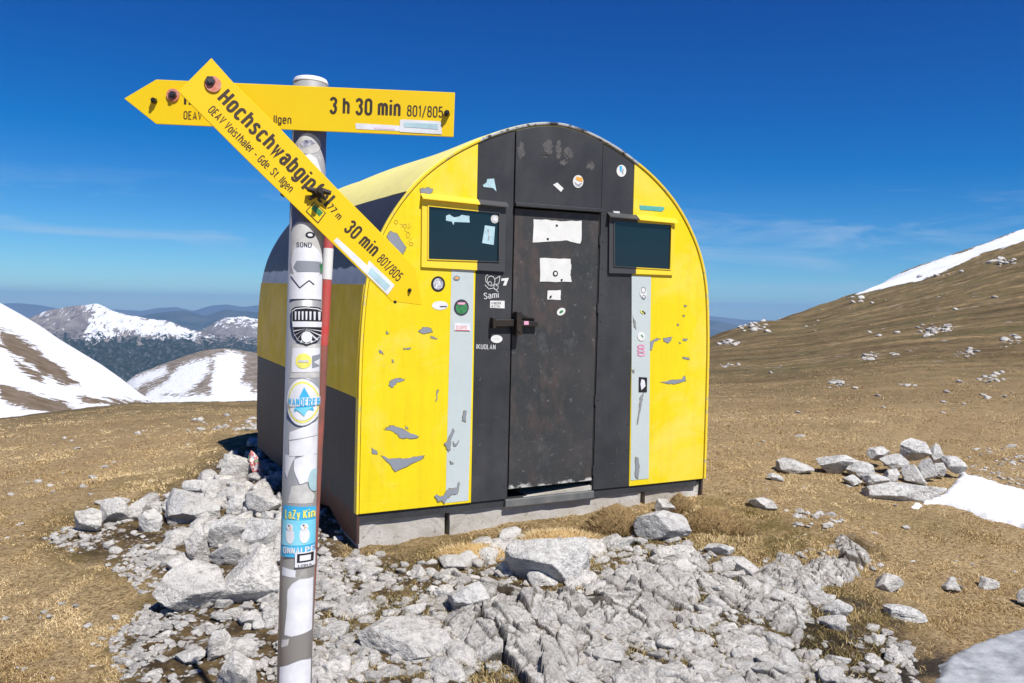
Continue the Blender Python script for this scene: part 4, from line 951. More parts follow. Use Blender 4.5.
def pline(pts, mat, lay, wd=.6):
    for a, b in zip(pts[:-1], pts[1:]):
        d = np.array(b, float)-np.array(a, float); L = np.linalg.norm(d); n = np.array([-d[1], d[0]])/L*wd*.5
        pst([tuple(a-n), tuple(b-n), tuple(b+n), tuple(a+n)], mat, lay, 'line_mark')
pdisc(308.5, 144, 11, 10.5, MSTK[1], 1, label='grey round sticker near the pole top'); pst([(300,144),(304,141),(311,140),(315,143),(309,146),(303,148)], MNAVY, 2, 'emblem')
pst(jag([(302,158),(310,154),(316,158),(319.5,170),(321,182),(306,182)], .4, 3, 2), MSTK[0], 1, label='torn white sticker under the round one')
pst(jag([(290,228),(298,222),(312,223),(320,230),(323,262),(322,290),(288.5,291),(289.5,255),(291,240)], .3, 3, 1), MSTK[1], 1)
pst(circ(305.5, 262, 14.5, 19, 24)[:-1], MSTK[0], 2, label='white oval sticker with a mountain line drawing'); pst([(297,261),(318,261),(320,271.5),(298,272),(294,267)], MCHIP, 3, 'emblem')
pst([(289,274),(321.5,274),(321,299),(288,299)], MSTK[0], 3); pline([(291,276),(300.5,288),(309,280.5),(313,284.5)], MBLACKS, 4, 1.0); ptext('SOND', 297, 247, 4.6, MBLACKS, 3, .8, width=14)
pst([(317,264),(321.5,261),(322.6,271),(318,272)], MGREENS, 4); pdisc(310, 235, 4.2, 3.2, MBLACKS, 2, 18); pdisc(310, 235, 2.2, 1.5, MSTK[0], 3, 14)
# crest with rays
cr_ = [(292,309.5),(296,307),(306,306),(316,307),(320,309.5),(320.5,322),(319,334),(314.5,342),(306.5,345.6),(298.5,342),(293.5,334),(291.8,322)]
pst(cr_, MBLACKS, 4, label='black and white striped crest sticker'); sc = lambda P, k: [(306.2+(x-306.2)*k, 325.5+(y-325.5)*k) for x, y in P]
pst(sc(cr_, .93), MSTK[0], 5); pst(sc(cr_, .88), MBLACKS, 6)
for k in range(7):
    x = 296 + k*3.2; pst([(x, 311.5), (x+1.7, 311.5), (x+1.3, 320), (x+.2, 320)], MSTK[0], 7, 'stripe')
pst([(293.8,321.5),(318.8,321.5),(318.4,327),(294,327)], MSTK[0], 7, 'stripe')
for k in range(9):
    a = math.pi*(k+.5)/9; x1, y1 = 306.2+13*math.cos(a), 328.5+15*math.sin(a)
    x1 = max(295, min(318, x1)); pst([(306.2, 328.6), (x1-.8*math.sin(a), y1+.5), (x1+.8*math.sin(a), y1-.5)], MSTK[0], 7, 'stripe')
pdisc(306.4, 337, 4.4, 5.4, MSTK[0], 8, 18)
pst(jag([(291.5,344),(320,344),(318.8,378),(290,378)], .3, 3, 7), MSTK[1], 1); pst([(293,348),(318,348),(317.5,372),(292,372)], MSTK[0], 2); pdisc(303.5, 361, 7.2, 7.6, MLEMON, 3, label='small round lemon sticker'); scribm = pst([(299,360),(308,360),(308,362.4),(299,362.4)], MSTK[1], 4, 'emblem')
pst([(311,356),(317.4,354),(317.2,358),(312,362),(317,366),(311,368)], MCHIP, 3, 'emblem')
# round blue mountain sticker
pdisc(302.4, 402, 15.8, 24.2, MCHIP, 4, label='large round blue and white sticker with a star'); pdisc(302.4, 402, 15.2, 23.4, MSTK[0], 5); pdisc(302.4, 402, 13.2, 20.8, MLEMON, 6, 28, name='emblem'); pdisc(302.4, 402, 12.0, 18.6, MSTK[0], 7, 28, name='emblem')
pst([(304.2,387),(309,398),(311.5,411),(302.5,407.5),(295,412),(299,399)], MBLUE, 8, 'emblem'); pst([(291,398),(316,397),(316,405),(291,406.5)], MSTK[0], 9, 'emblem'); ptext('WANDERER', 289.6, 404.6, 6.8, MBLUE, 10, .64, .002, width=26)
pst([(295,408),(311,406.8),(306,411),(304,416),(300,411.5)], MCYAN, 9, 'emblem')
pst(jag([(290,432),(303,427),(317,421),(316,436),(289,440)], .3, 3, 5), MSTK[0], 1); pst(jag([(289.5,441),(316,436.5),(315.8,455),(289.5,456)], .2, 3, 6), MSTK[0], 2, label='white rectangular sticker under the round one')
pst(jag([(284.5,455),(296,456),(291,466),(287,478),(284,472)], .3, 3, 7), MSTK[0], 1); pst(jag([(295,459),(306,455),(315.5,456),(314.5,472),(308,482),(300,484),(294.5,470)], .3, 3, 8), MSTK[0], 2)
pdisc(312, 481, 4.6, 11.5, MPALE, 3); pst(jag([(292,486),(306,484),(312,497),(311,504),(288,503)], .3, 3, 9), MSTK[1], 1)
# blue sticker with two pale birds
pst([(284,505),(308,507),(313,508.5),(312.4,557),(280.6,556.5),(282,520)], MBLUE, 4, label='blue sticker with two pale birds'); pst([(283,519),(312.8,521),(312.4,545),(281.8,545)], MCYAN, 5, 'emblem')
ptext('LaZy Kin', 286, 517.5, 8.2, MLEMON, 6, .62, .002, width=25); ptext('ONNALPE', 284, 552.5, 6.0, MSTK[0], 6, .72, .002, width=26)
for bx in (291, 303.6):
    pdisc(bx, 535, 4.1, 8.2, MSTK[0], 6, 18, name='bird'); pdisc(bx, 526.6, 3.2, 3.4, MSTK[0], 7, 16, name='bird'); pdisc(bx-.6, 525, .8, .8, MBLACKS, 8, 8, name='bird'); pst([(bx-.4,526.6),(bx+1.6,526.8),(bx+.2,528.6)], MORANGE, 8, 'bird')
pst([(295.8,552),(312,552),(311.6,567),(295.4,566.6)], MSTK[0], 7, label='white sticker with a black square'); pst([(297.6,553.2),(310,553.2),(309.6,562),(297.4,562)], MBLACKS, 8, 'emblem'); pst([(299.8,555),(308,555),(307.8,560.4),(299.6,560.4)], MSTK[0], 9, 'emblem'); ptext('LOBIA', 298.4, 566, 2.2, MBLACKS, 8, .9, width=10)
pst(jag([(281.5,567),(296,570),(296,577),(281.4,576)], .3, 3, 11), MSTK[0], 1); pst(jag([(293,583),(300,579),(311.4,580),(309.5,612),(309,633),(292,636),(284.6,635),(287,610),(288,590)], .25, 3, 12), MSTK[0], 1, label='tall white sticker near the pole foot')
pst(jag([(279,668),(292,663),(301,660.5),(309,663),(309,700),(277.6,700)], .3, 3, 13), MSTK[0], 1)
pst(jag([(281.5,640),(290,638),(288,645),(281,648)], .3, 3, 14), MSTK[1], 1)

# sign boards
def board(name, corners, plane_p, plane_n, thick, mat, label, mats_txt=None):
    n = np.array(plane_n, float); n /= np.linalg.norm(n)
    def on(x, y): d = wdir(x, y); t = (plane_p-EYE).dot(n)/d.dot(n); return EYE + d*t
    return on, n
def make_board(outline, org, right, plane_p, plane_n, mat, label, thick=.003):
    n = np.array(plane_n, float); n /= np.linalg.norm(n)            # points to the camera
    def on(x, y): d = wdir(x, y); return EYE + d*((plane_p-EYE).dot(n)/d.dot(n))
    O = on(*org); X = on(*right)-O; X /= np.linalg.norm(X); Yb = -n; Zb = np.cross(X, Yb)
    if Zb[2] < 0 and abs(X[0]) > .3: pass
    Mw = Matrix(((X[0], Yb[0], Zb[0], O[0]), (X[1], Yb[1], Zb[1], O[1]), (X[2], Yb[2], Zb[2], O[2]), (0, 0, 0, 1)))
    loc = lambda x, y: (float((on(x, y)-O).dot(X)), float((on(x, y)-O).dot(Zb)))
    bm = bmesh.new(); prism(bm, [loc(*p) for p in outline], 0, thick); o = link('sign_board', bm_mesh(bm), mat); bevel(o, .0008, 1)
    o.parent = post; o.matrix_parent_inverse = Matrix.Identity(4); o.matrix_local = PM.inverted() @ Mw; o['label'] = label
    return o, loc
def btext(o, loc, s, x, y, px, width=None, bold=.0012, name='lettering', rot=0., mat=MLETTER, scale=None):
    """px = capital height in picture pixels, width = picture width of the word along the board"""
    h = px/F*1.86/.70; me = text_mesh(s, h, 1.0, bold)
    co = np.zeros(len(me.vertices)*3); me.vertices.foreach_get('co', co); co = co.reshape(-1, 3); co[:, 0] -= co[:, 0].min()
    if width: co[:, 0] *= (width/F*1.86)/co[:, 0].max()
    me.vertices.foreach_set('co', co.ravel()); me.update()
    t = link(name, me, mat, o); u, v = loc(x, y); t.location = (u, -.0006, v); t.rotation_euler = (0, R_(rot), 0); return t
def bolt(o, loc, x, y, r=.012, washer=True, mat=MHEX, wm=MRUSTP, off=(0, 0), proud=.007):
    u, v = loc(x, y); bm = bmesh.new()
    if washer: tube(bm, (u, -.0035, v), (u, 0, v), r, n=20)
    b = link('washer' if washer else 'bolt', bm_mesh(bm) if washer else None, wm, o) if washer else None
    bm = bmesh.new(); tube(bm, (u+off[0], -proud, v+off[1]), (u+off[0], -.0, v+off[1]), r*.62, r*.7, 6); tube(bm, (u+off[0], -proud-.004, v+off[1]), (u+off[0], -proud, v+off[1]), r*.34, n=10)
    link('bolt', bm_mesh(bm), mat, b or o)
pf = np.array([p_top[0], p_top[1], p_top[2]]) + np.array([0, -PR-.012, -.05])
s1, l1 = make_board([(124,98.5),(156,79.5),(455,92.5),(453.5,137),(156,124)], (156,124), (453.5,137), pf, [0.05, -1, .0], MSIGN, 'horizontal yellow hiking arrow pointing left, reading 3 h 30 min')
btext(s1, l1, '3 h 30 min', 329.5, 112.5, 14.5, 70.5, .0019); btext(s1, l1, '801/805', 407, 115.6, 10, 36, .0010)
btext(s1, l1, 'H', 184, 104.3, 10, 7, .0019); btext(s1, l1, 'OEAV V', 183.6, 118.8, 7.3, 25, .0008); btext(s1, l1, 'Ilgen', 273.6, 122.8, 7.3, 17.5, .0008)
def bpoly(o, loc, pts, mat, lay=1, name='sticker', label=None):
    bm = bmesh.new(); prism(bm, [loc(*p) for p in pts], -.0005*lay, -.0004*(lay-1) if lay > 1 else 0); k = link(name, bm_mesh(bm), mat, o)
    if label: k['label'] = label
    return k
bpoly(s1, l1, [(355.5,124.5),(356,123.2),(398,125.6),(400,126),(400,131.2),(356,129)], MSTK[0], 1, label='narrow white sticker strip'); bpoly(s1, l1, [(400,120),(404,119.6),(441,121.4),(442,134.4),(400,132)], MSTK[0], 2, label='white sticker by the route number')
bpoly(s1, l1, [(404,122.5),(438,124),(438,129.5),(404,127)], MPALE, 3, 'emblem'); bpoly(s1, l1, [(374,126.8),(395,128),(395,130),(374,128.8)], plain('faded_pink_print', (.72, .60, .68), .5), 2, 'emblem')
bolt(s1, l1, 173.3, 95.3, .0140); bolt(s1, l1, 154.6, 101, .0095, False, MIRON, proud=.010); bolt(s1, l1, 447, 113.7, .010, False, MIRON, proud=.012)
# diagonal board: its upper left end stands nearer the camera
pc = onplane(307, 180, PZ-PR-.012)
s2, l2 = make_board([(211.4,58),(232.5,81.6),(279.7,128),(335,186.5),(415.5,267.5),(422,305),(392,301.5),(319,230.2),(247,160),(178.1,91.5)], (178.1,91.5), (392,301.5), pc, [.38, -.925, 0.0], MSIGN2, 'loose diagonal yellow hiking arrow tilted down to the right, for Hochschwabgipfel')
def diag(s, x0, y0, x1, y1, px, bold, mat=MLETTER):
    a = np.array(l2(x0, y0)); b = np.array(l2(x1, y1)); d = b-a; h = px/F*1.86/.70
    me = text_mesh(s, h, 1.0, bold); co = np.zeros(len(me.vertices)*3); me.vertices.foreach_get('co', co); co = co.reshape(-1, 3)
    co[:, 0] -= co[:, 0].min(); co[:, 0] *= np.linalg.norm(d)/co[:, 0].max(); me.vertices.foreach_set('co', co.ravel()); me.update()
    t = link('lettering', me, mat, s2); t.location = (float(a[0]), -.0006, float(a[1])); t.rotation_euler = (0, -math.atan2(d[1], d[0]), 0)
diag('Hochschwabgipfel', 217, 98.5, 325.5, 207, 14.5, .0019); diag('OEAV Voisthaler – Gde. St. Ilgen', 207.5, 110.5, 289.5, 192.5, 7.5, .0008)
diag('2.277 m', 318.5, 198.5, 338.5, 220, 6.5, .0007); diag('30 min', 343.5, 229, 373, 256.5, 13, .0019); diag('801/805', 376.5, 260, 397.5, 281.5, 9.5, .0011)
bpoly(s2, l2, [(333.5,241),(337,237.6),(368.5,266.5),(365,273)], MSTK[0], 1, label='narrow white strip along the lower edge'); bpoly(s2, l2, [(364.5,272.5),(369,260.5),(394.6,285.2),(387.5,295)], MSTK[0], 2, label='white sticker on the arrow head side'); bpoly(s2, l2, [(371,267.5),(390,285.5),(386,291),(368,273)], MPALE, 3, 'emblem')
bpoly(s2, l2, [(305.6,211.4),(314,201.6),(326,213),(318,223.6)], MLETTER, 1, 'emblem'); bpoly(s2, l2, [(306.8,211.4),(314.1,203),(324.8,213),(317.8,222.2)], MSIGN, 2, 'emblem'); bpoly(s2, l2, [(314.5,204.5),(323,212.5),(319.5,216.5),(311,208.5)], MGREENS, 3, 'emblem')
bolt(s2, l2, 213, 84.3, .0165, off=(-.008, .000)); bolt(s2, l2, 409.5, 290.2, .007, False, MIRON, proud=.004); bolt(s2, l2, 395, 302.0, .006, False, MIRON, proud=.003)
# clamp with a wing nut in the middle of the diagonal board
u, v = l2(318, 192.5); bm = bmesh.new()
tube(bm, (u, -.020, v), (u, .02, v), .010, n=6); tube(bm, (u, -.034, v), (u, -.020, v), .0055, n=10)
tube(bm, (u-.003, -.012, v+.004), (u+.020, -.018, v+.016), .007, .005, 10); tube(bm, (u, -.012, v), (u-.021, -.014, v-.014), .008, .005, 10); tube(bm, (u+.002, -.006, v-.002), (u-.004, -.006, v-.026), .006, .004, 8)
link('clamp', bm_mesh(bm), MIRON, s2)
bm = bmesh.new(); zc = np.linalg.norm(onplane(309, 190)-p_bot); tube(bm, (0, 0, zc-.016), (0, 0, zc+.016), PR+.003, n=40); box(bm, -PR-.020, -PR-.001, -.012, .012, zc-.016, zc+.016)
link('pole_clamp', bm_mesh(bm), MIRON, post)
bm = bmesh.new(); zc = np.linalg.norm(onplane(309, 110)-p_bot); tube(bm, (0, 0, zc-.014), (0, 0, zc+.014), PR+.003, n=40); link('pole_clamp', bm_mesh(bm), MIRON, post)

# red and white snow stake behind the post
def stake():
    a = onplane(329.3, 228, 2.45); b = onplane(316.6, 470, 2.45); d = (a-b)/np.linalg.norm(a-b); foot = b - d*((b[2]-H(b[0], b[1])+.1)/d[2])
    L = np.linalg.norm(a-foot); z = Vector(d); y = Vector((0, 1, 0)); y = (y-y.dot(z)*z).normalized(); x = y.cross(z)
    Mw = Matrix(((x.x, y.x, z.x, foot[0]), (x.y, y.y, z.y, foot[1]), (x.z, y.z, z.z, foot[2]), (0, 0, 0, 1)))
    o = empty('snow_stake', Mw, 'thin red and white painted snow stake standing behind the steel signpost', 'marker pole')
    z1 = np.linalg.norm(onplane(327.5, 248.5, 2.45)-foot); z2 = np.linalg.norm(onplane(326, 279.5, 2.45)-foot)
    red = plain('faded_red_paint', (.52, .045, .045), .55, c2=(.34, .10, .08), vs=14); wood = plain('weathered_rusty_steel', (.30, .085, .065), .8, c2=(.15, .075, .06), vs=14)
    zb = np.linalg.norm(onplane(322, 345, 2.45)-foot)
    for nm, m, q0, q1, r in (('bare_shaft', wood, 0, zb, .0145), ('red_band', red, zb, z2, .0148), ('white_band', MWHITE, z2, z1, .0154), ('red_band', red, z1, L, .015)):
        bm = bmesh.new(); tube(bm, (0, 0, q0), (0, 0, q1), r, n=20); link(nm, bm_mesh(bm), m, o)
stake()

# ------------------------------------------------------------------ rocks
def ico(sub):
    bm = bmesh.new(); bmesh.ops.create_icosphere(bm, subdivisions=sub, radius=1)
    V = np.array([v.co[:] for v in bm.verts]); Fc = np.array([[v.index for v in f.verts] for f in bm.faces]); bm.free(); return V, Fc
ICO = {k: ico(k) for k in (2, 3, 4, 5, 6)}
def rock_verts(seed, sub=5, planes=16, rough=.05, layered=.0, k=26.0):
    r = np.random.default_rng(seed); V, Fc = ICO[sub]
    n = r.normal(size=(planes, 3)); n /= np.linalg.norm(n, axis=1)[:, None]; h = r.uniform(.55, 1.0, planes)
    Q_, _ = np.linalg.qr(r.normal(size=(3, 3))); n = np.vstack([n, Q_, -Q_]); h = np.concatenate([h, r.uniform(.7, 1., 6)])
    dd = V @ n.T; q = np.where(dd > .05, h/np.maximum(dd, .05), 9.0)
    R = -np.log(np.exp(-k*np.minimum(q, 3)).sum(1))/k
    o = r.uniform(0, 50, 3); P = V*R[:, None]
    nz = fbm(P[:, 0]*2.2+o[0], P[:, 1]*2.2+o[1], P[:, 2]*2.2+o[2], 5, .6)
    rg = 1 - np.abs(fbm(P[:, 0]*3.4+o[1], P[:, 1]*3.4+o[2], P[:, 2]*3.4+o[0], 4))*3
    crack = -np.clip(rg-.86, 0, 1)*1.1
    R2 = 1 + nz*rough*2 + crack*rough*2.2*(sub > 3)
    P = P*R2[:, None]
    if layered: P[:, 2] += layered*np.round(P[:, 2]*6 + nz*2)/6*.12
    lo, hi = P.min(0), P.max(0); P = (P-(lo+hi)/2)/((hi-lo)/2); return P, Fc
TILT = []
def boulder(x0, x1, y0, y1, label, seed, mat=MROCK, sub=5, deep=.85, tilt=0., name='boulder', cat='boulder', Y=None, group=None, planes=15, lift=0.):
    cx, cy = (x0+x1)/2, (y0+y1)/2; w, h = x1-x0, y1-y0
    g = gp(cx, y1-.12*h)[1] if Y is None else Y
    b = w/2/F*g*deep; Yc = g + .55*b; a = w/2/F*Yc; al = .30
    app = h/2/F*Yc; b = min(b, app/al*.8); c = math.sqrt(max(app**2-(b*al)**2, (app*.45)**2))
    d = wdir(cx, cy); ctr = EYE + d*(Yc/d[1])
    P, Fc = rock_verts(seed, sub, planes, .045, k=60.)
    ct, st_ = math.cos(R_(tilt)), math.sin(R_(tilt))
    P = P*[a*1.03, b, c*1.05]
    if tilt:
        P = np.stack([P[:, 0]*ct + P[:, 2]*st_, P[:, 1], -P[:, 0]*st_ + P[:, 2]*ct], 1); P *= [a*1.03/np.abs(P[:, 0]).max(), 1, c*1.05/np.abs(P[:, 2]).max()]
    base = ctr[2] - c + lift
    o = link(name, raw_mesh(name, P + [0, 0, c], Fc), mat, smooth=True); o.location = (ctr[0], ctr[1], base)
    try: o.data.set_sharp_from_angle(angle=R_(24))
    except Exception: pass
    return tag(o, label, cat, group)
BL = [
 (160,232,560,617,'largest pale boulder at the front of the pile left of the signpost',-12),
 (224,283,546,611,'tall slanting boulder touching the signpost, right of the largest boulder',-30),
 (163,222,488,527,'broad grey boulder at the middle back of the left pile',8),
 (246,284,484,521,'rounded boulder right beside the signpost at the hut side',-20),
 (244,284,518,554,'dark-hollowed boulder behind the signpost above the slanting one',0),
 (183,211,525,570,'narrow upright boulder directly above the largest boulder',-10),
 (206,250,515,550,'pale tilted boulder between the broad grey one and the dark-hollowed one',-35),
 (210,252,538,570,'low pale boulder wedged behind the largest boulder',-5),
 (222,253,453,482,'topmost pale boulder of the left pile, near the hut back corner',0),
 (246,271,459,477,'flat boulder next to the hut wall at the pile top',0),
 (141,163,509,534,'small squarish boulder at the left of the broad grey boulder',15),
 (228,248,495,518,'small leaning boulder right of the broad grey one',-40),
 (98,130,497,528,'pale rounded boulder toward the left tip of the pile',25),
 (75,104,508,536,'flat boulder at the outer left tip of the pile',10),
 (120,148,498,524,'cracked boulder between the pile tip and the squarish boulder',-10),
 (186,226,478,497,'long low boulder lying behind the broad grey boulder',0),
 (174,206,648,666,'flat slab in the grass below the left pile, nearest the frame bottom left',0),
 (203,233,630,664,'pointed slab standing in the grass left of the signpost foot',-25),
 (224,258,638,656,'thin slab beside the pointed slab near the signpost foot',5),
 (213,256,655,700,'pale block cut by the bottom frame edge beside the signpost',0),
 (262,284,560,600,'thin pale slab hidden partly behind the signpost above its foot',-60),
 (505,590,536,587,'large grey boulder in front of the hut door',0),
 (633,688,508,545,'dark grey boulder leaning on the foundation under the right window',8),
 (655,676,499,516,'pale stone perched on the dark grey boulder by the foundation',0),
 (703,734,540,558,'whitish stone in the rubble right of the dark grey boulder',10),
 (748,777,496,511,'pale stone alone in the grass to the right of the hut',12),
 (775,814,457,476,'flat pinkish slab lying in the grass left of the cairn',4),
 (766,783,472,483,'small dark stone touching the flat pinkish slab',20),
 (870,902,572,594,'pale pointed stone in the grass beyond the muddy hollow',-15),
 (943,960,579,594,'small upright white stone in the right grass',-30),
 (1016,1040,586,611,'pale stone cut off by the right frame edge',0),
 (978,999,577,591,'low flat white stone in the right grass',0),
 (355,442,606,662,'broad flat bedrock slab low in the centre left rubble',10),
 (447,492,583,618,'cracked pale block left of the large grey boulder',-15),
 (820,850,600,620,'dark wet slab at the edge of the muddy hollow',0),
 (885,925,604,622,'long flat grey slab by the muddy hollow on the right',4),
]
for i, (x0, x1, y0, y1, lb_, tl) in enumerate(BL):
    boulder(x0, x1, y0, y1, lb_, 100+i*7, MROCKG if ('dark' in lb_ or 'grey' in lb_) else MROCK, 6 if (x1-x0) > 45 else 5, tilt=tl, lift=-.045 if 'bedrock' in lb_ else 0., deep=1.0 if 'bedrock' in lb_ else .85)
CAIRN = [
 (816,856,453,475,'wide pale boulder at the left end of the cairn line'),(848,873,461,480,'rounded boulder between the wide pale boulder and the cairn'),
 (867,889,446,461,'small grey boulder behind the left flank of the cairn'),(879,907,453,472,'pale boulder in the left flank of the cairn'),
 (900,930,439,462,'dark boulder on top of the cairn'),(928,945,443,464,'boulder right of the top of the cairn'),
 (901,924,464,486,'round pale boulder in the middle of the cairn face'),(884,900,469,484,'small pale stone low in the cairn face'),
 (919,936,458,483,'upright stone right of the round pale one in the cairn'),(931,946,462,477,'small stone in the right part of the cairn'),
 (943,964,456,474,'grey boulder at the right end of the cairn by the snow'),(864,944,482,504,'long flat slab at the foot of the cairn beside the snow'),
 (844,862,475,488,'pale stone left of the long flat slab'),(864,888,473,490,'stone standing on the left end of the long flat slab')]
for i, (x0, x1, y0, y1, lb_) in enumerate(CAIRN):
    Yc = {4: 7.25, 5: 7.3, 6: 6.75, 7: 6.7, 8: 6.85, 9: 6.95, 10: 7.0, 3: 7.05, 2: 7.3, 0: 6.9, 1: 6.75}.get(i)
    boulder(x0, x1, y0, y1, lb_, 400+i*5, MROCKG, 5, Y=Yc, deep=.9 if i != 11 else .35, group=None)

# stones: the largest ones are individual objects, the rest one scatter
SV = [rock_verts(900+i, 4 if i < 9 else 3, 8, .028, k=70.) for i in range(14)]
SV2 = [rock_verts(950+i, 2, 6, .02, k=60.) for i in range(10)]
SM = [raw_mesh('stone_shape', P, Fc) for P, Fc in SV]
for me in SM:
    me.materials.append(MROCK)
stones = []   # x, y, z, sx, sy, sz, rz, zone, px size
def add_stone(x, y, px, zone, flat=.62, emb=.25):
    if y < yh(x)+3 and zone != 'hill': return
    g = gp(x, y); 
    if g[1] > 240: return
    s = px/F*g[1]/2; 
    e_ = random.uniform(.75, 1.3); stones.append((g[0], g[1], g[2] + s*flat*(1-2*emb)*.5, s*e_, s/e_, s*flat*random.uniform(.7, 1.25), random.uniform(0, 6.28), zone, px))
def scatter(poly, n, lo, hi, zone, pw=2.2, flat=.62, edge=0):
    xs = [p[0] for p in poly]; ys = [p[1] for p in poly]; k = 0; tries = 0
    while k < n and tries < n*30:
        tries += 1; x = random.uniform(min(xs), max(xs)); y = random.uniform(min(ys), max(ys))
        if y > 700 or poly_sdf(np.array([x]), np.array([y]), poly)[0] < edge: continue
        nz = float(fbm(x*.02, y*.045, 3.3, 3))
        if random.random() > .5 + nz*1.4: continue
        px = lo + (hi-lo)*random.random()**pw; add_stone(x, y, px*(.6 + .4*(y-300)/383.), zone, flat); k += 1
scatter(Z_SCREE, 2600, 2.0, 15, 'scree', 3.0)
scatter([(540,600),(640,560),(760,600),(900,640),(920,690),(480,690)], 900, 3, 13, 'wet', 2.2)
scatter(Z_PILE, 1300, 3, 15, 'pile', 2.0)
scatter([(165,500),(235,470),(290,480),(290,640),(235,625),(170,600),(160,540)], 130, 14, 36, 'pile', 1.3, .75)
scatter([(222,455),(262,440),(290,450),(300,560),(250,540),(215,490)], 60, 10, 26, 'pile', 1.2, .75)
scatter([(95,505),(165,495),(170,530),(100,535)], 22, 10, 24, 'pile', 1.3, .7)
scatter(Z_SCREE, 190, 15, 38, 'scree', 1.7, .62)
scatter(Z_SCREE, 900, 6, 20, 'scree', 1.5, .68)
scatter([(560,590),(640,560),(760,600),(880,640),(900,690),(560,690)], 260, 7, 24, 'wet', 1.8, .6)
scatter([(310,560),(500,548),(470,600),(440,690),(310,690)], 500, 3, 16, 'scree', 2.2, .6)
scatter([(100,560),(170,545),(195,590),(160,640),(165,683),(110,683),(110,640),(150,600)], 650, 3, 10, 'pile', 1.6)
scatter([(45,540),(90,522),(110,530),(110,552),(70,556)], 90, 3, 9, 'pile', 1.5)
scatter([(0,440),(250,415),(250,450),(190,490),(60,520),(0,560)], 60, 2.5, 13, 'grassleft', 3, .5)
scatter([(0,560),(100,560),(130,640),(110,683),(0,683)], 60, 2, 10, 'grassleft', 3, .45)
scatter([(190,418),(258,412),(258,430),(195,432)], 55, 3, 12, 'backleft', 1.6, .6)
scatter([(710,430),(1024,440),(1024,640),(900,600),(710,500)], 90, 2, 10, 'grassright', 3, .5)
scatter([(945,470),(1024,455),(1024,492),(975,478)], 110, 2, 8, 'snowedge', 1.8, .5)
scatter([(762,560),(850,540),(890,560),(850,585),(800,592)], 60, 4, 13, 'rib', 1.6, .7)
scatter([(774,510),(840,512),(845,530),(790,527)], 34, 4, 13, 'rib', 1.6, .6)
# clusters and loose stones on the hill
for cx, cy, rx, ry, n in ((937,330,32,7,80),(870,357,15,5,34),(893,355,5,3,8),(965,353,25,5,40),(835,383,22,6,45),(990,378,30,7,40),(1010,341,18,7,30),(905,385,12,3,14),(730,365,14,3,12),(728,343,14,3,34),(755,328,22,6,60),
                          (728,367,10,2,8),(1000,262,28,5,40),(940,275,40,5,55),(860,300,40,5,50),(870,330,60,12,25),(960,300,60,20,30),(780,440,50,8,25),(985,398,40,6,35),(780,370,50,18,30),(900,410,110,18,50),(800,325,50,10,25),(995,450,30,6,22)):
    for k in range(n):
        a = random.gauss(0, .34); b = random.gauss(0, .4); x = cx+rx*a; y = cy+ry*b - rx*a*.1*(cx > 860)
        if x < 708 or x > 1060 or (rx > 39 and k % 3): continue
        add_stone(x, y, (1.1 + 7.5*random.random()**3.2)*(1.0 if cy < 420 else 1.2), 'hill', .5, .25)
stones.sort(key=lambda s: -s[8])
ZL = {'scree': ('pale angular limestone stone in the rubble slope in front of the hut', 'limestone stones in the rubble before the hut'),
      'wet': ('small pale stone strewn over the dark wet ground at the bottom right of the rubble', 'stones on the wet dark ground'),
      'pile': ('pale broken stone among the boulders of the pile left of the signpost', 'stones in the boulder pile left of the signpost'),
      'grassleft': ('pale stone half sunk in the dry grass at the left', 'loose stones in the left grass'),
      'backleft': ('pale stone in the small heap on the grass crest behind the boulder pile', 'stones in the heap on the left crest'),
      'grassright': ('pale stone lying loose in the dry grass right of the hut', 'loose stones in the right grass'),
      'snowedge': ('small pale stone along the upper edge of the snow patch by the cairn', 'stones beside the snow patch'),
      'rib': ('white angular stone in the broken rock rib in the grass right of the hut', 'stones of the rock rib in the right grass'),
      'hill': ('pale stone on the brown hillside at the right', 'stones scattered on the hillside')}
NI = 245; bufV, bufF, bufT = [], [], []; off = 0
for i, s in enumerate(stones):
    x, y, z, sx, sy, sz, rz, zone, px = s
    tx, ty = random.uniform(-.35, .35), random.uniform(-.35, .35)
    if i < NI:
        o = bpy.data.objects.new('stone', SM[i % len(SM)]); COL.objects.link(o); o.location = (x, y, z); o.scale = (sx, sy, sz); o.rotation_euler = (tx, ty, rz)
        tag(o, ZL[zone][0], 'stone', ZL[zone][1])
    else:
        P, Fc = SV[9+i % 5] if px > 7 else SV2[i % 10]; Mr = np.array(Euler((tx, ty, rz)).to_matrix()); Q = (P*[sx, sy, sz]) @ Mr.T + [x, y, z]
        bufV.append(Q); bufF.append(Fc+off); off += len(P); bufT.append(np.full(len(P), random.random()**1.1*1.25 if zone != 'hill' else .5+.5*random.random()))
me = raw_mesh('scattered_stones', np.vstack(bufV), np.vstack(bufF)); attr(me, 'tint', np.concatenate(bufT)); tag(link('scattered_stones', me, MROCK), 'countless small pale limestone chips strewn over the ground', 'stones', kind='stuff')

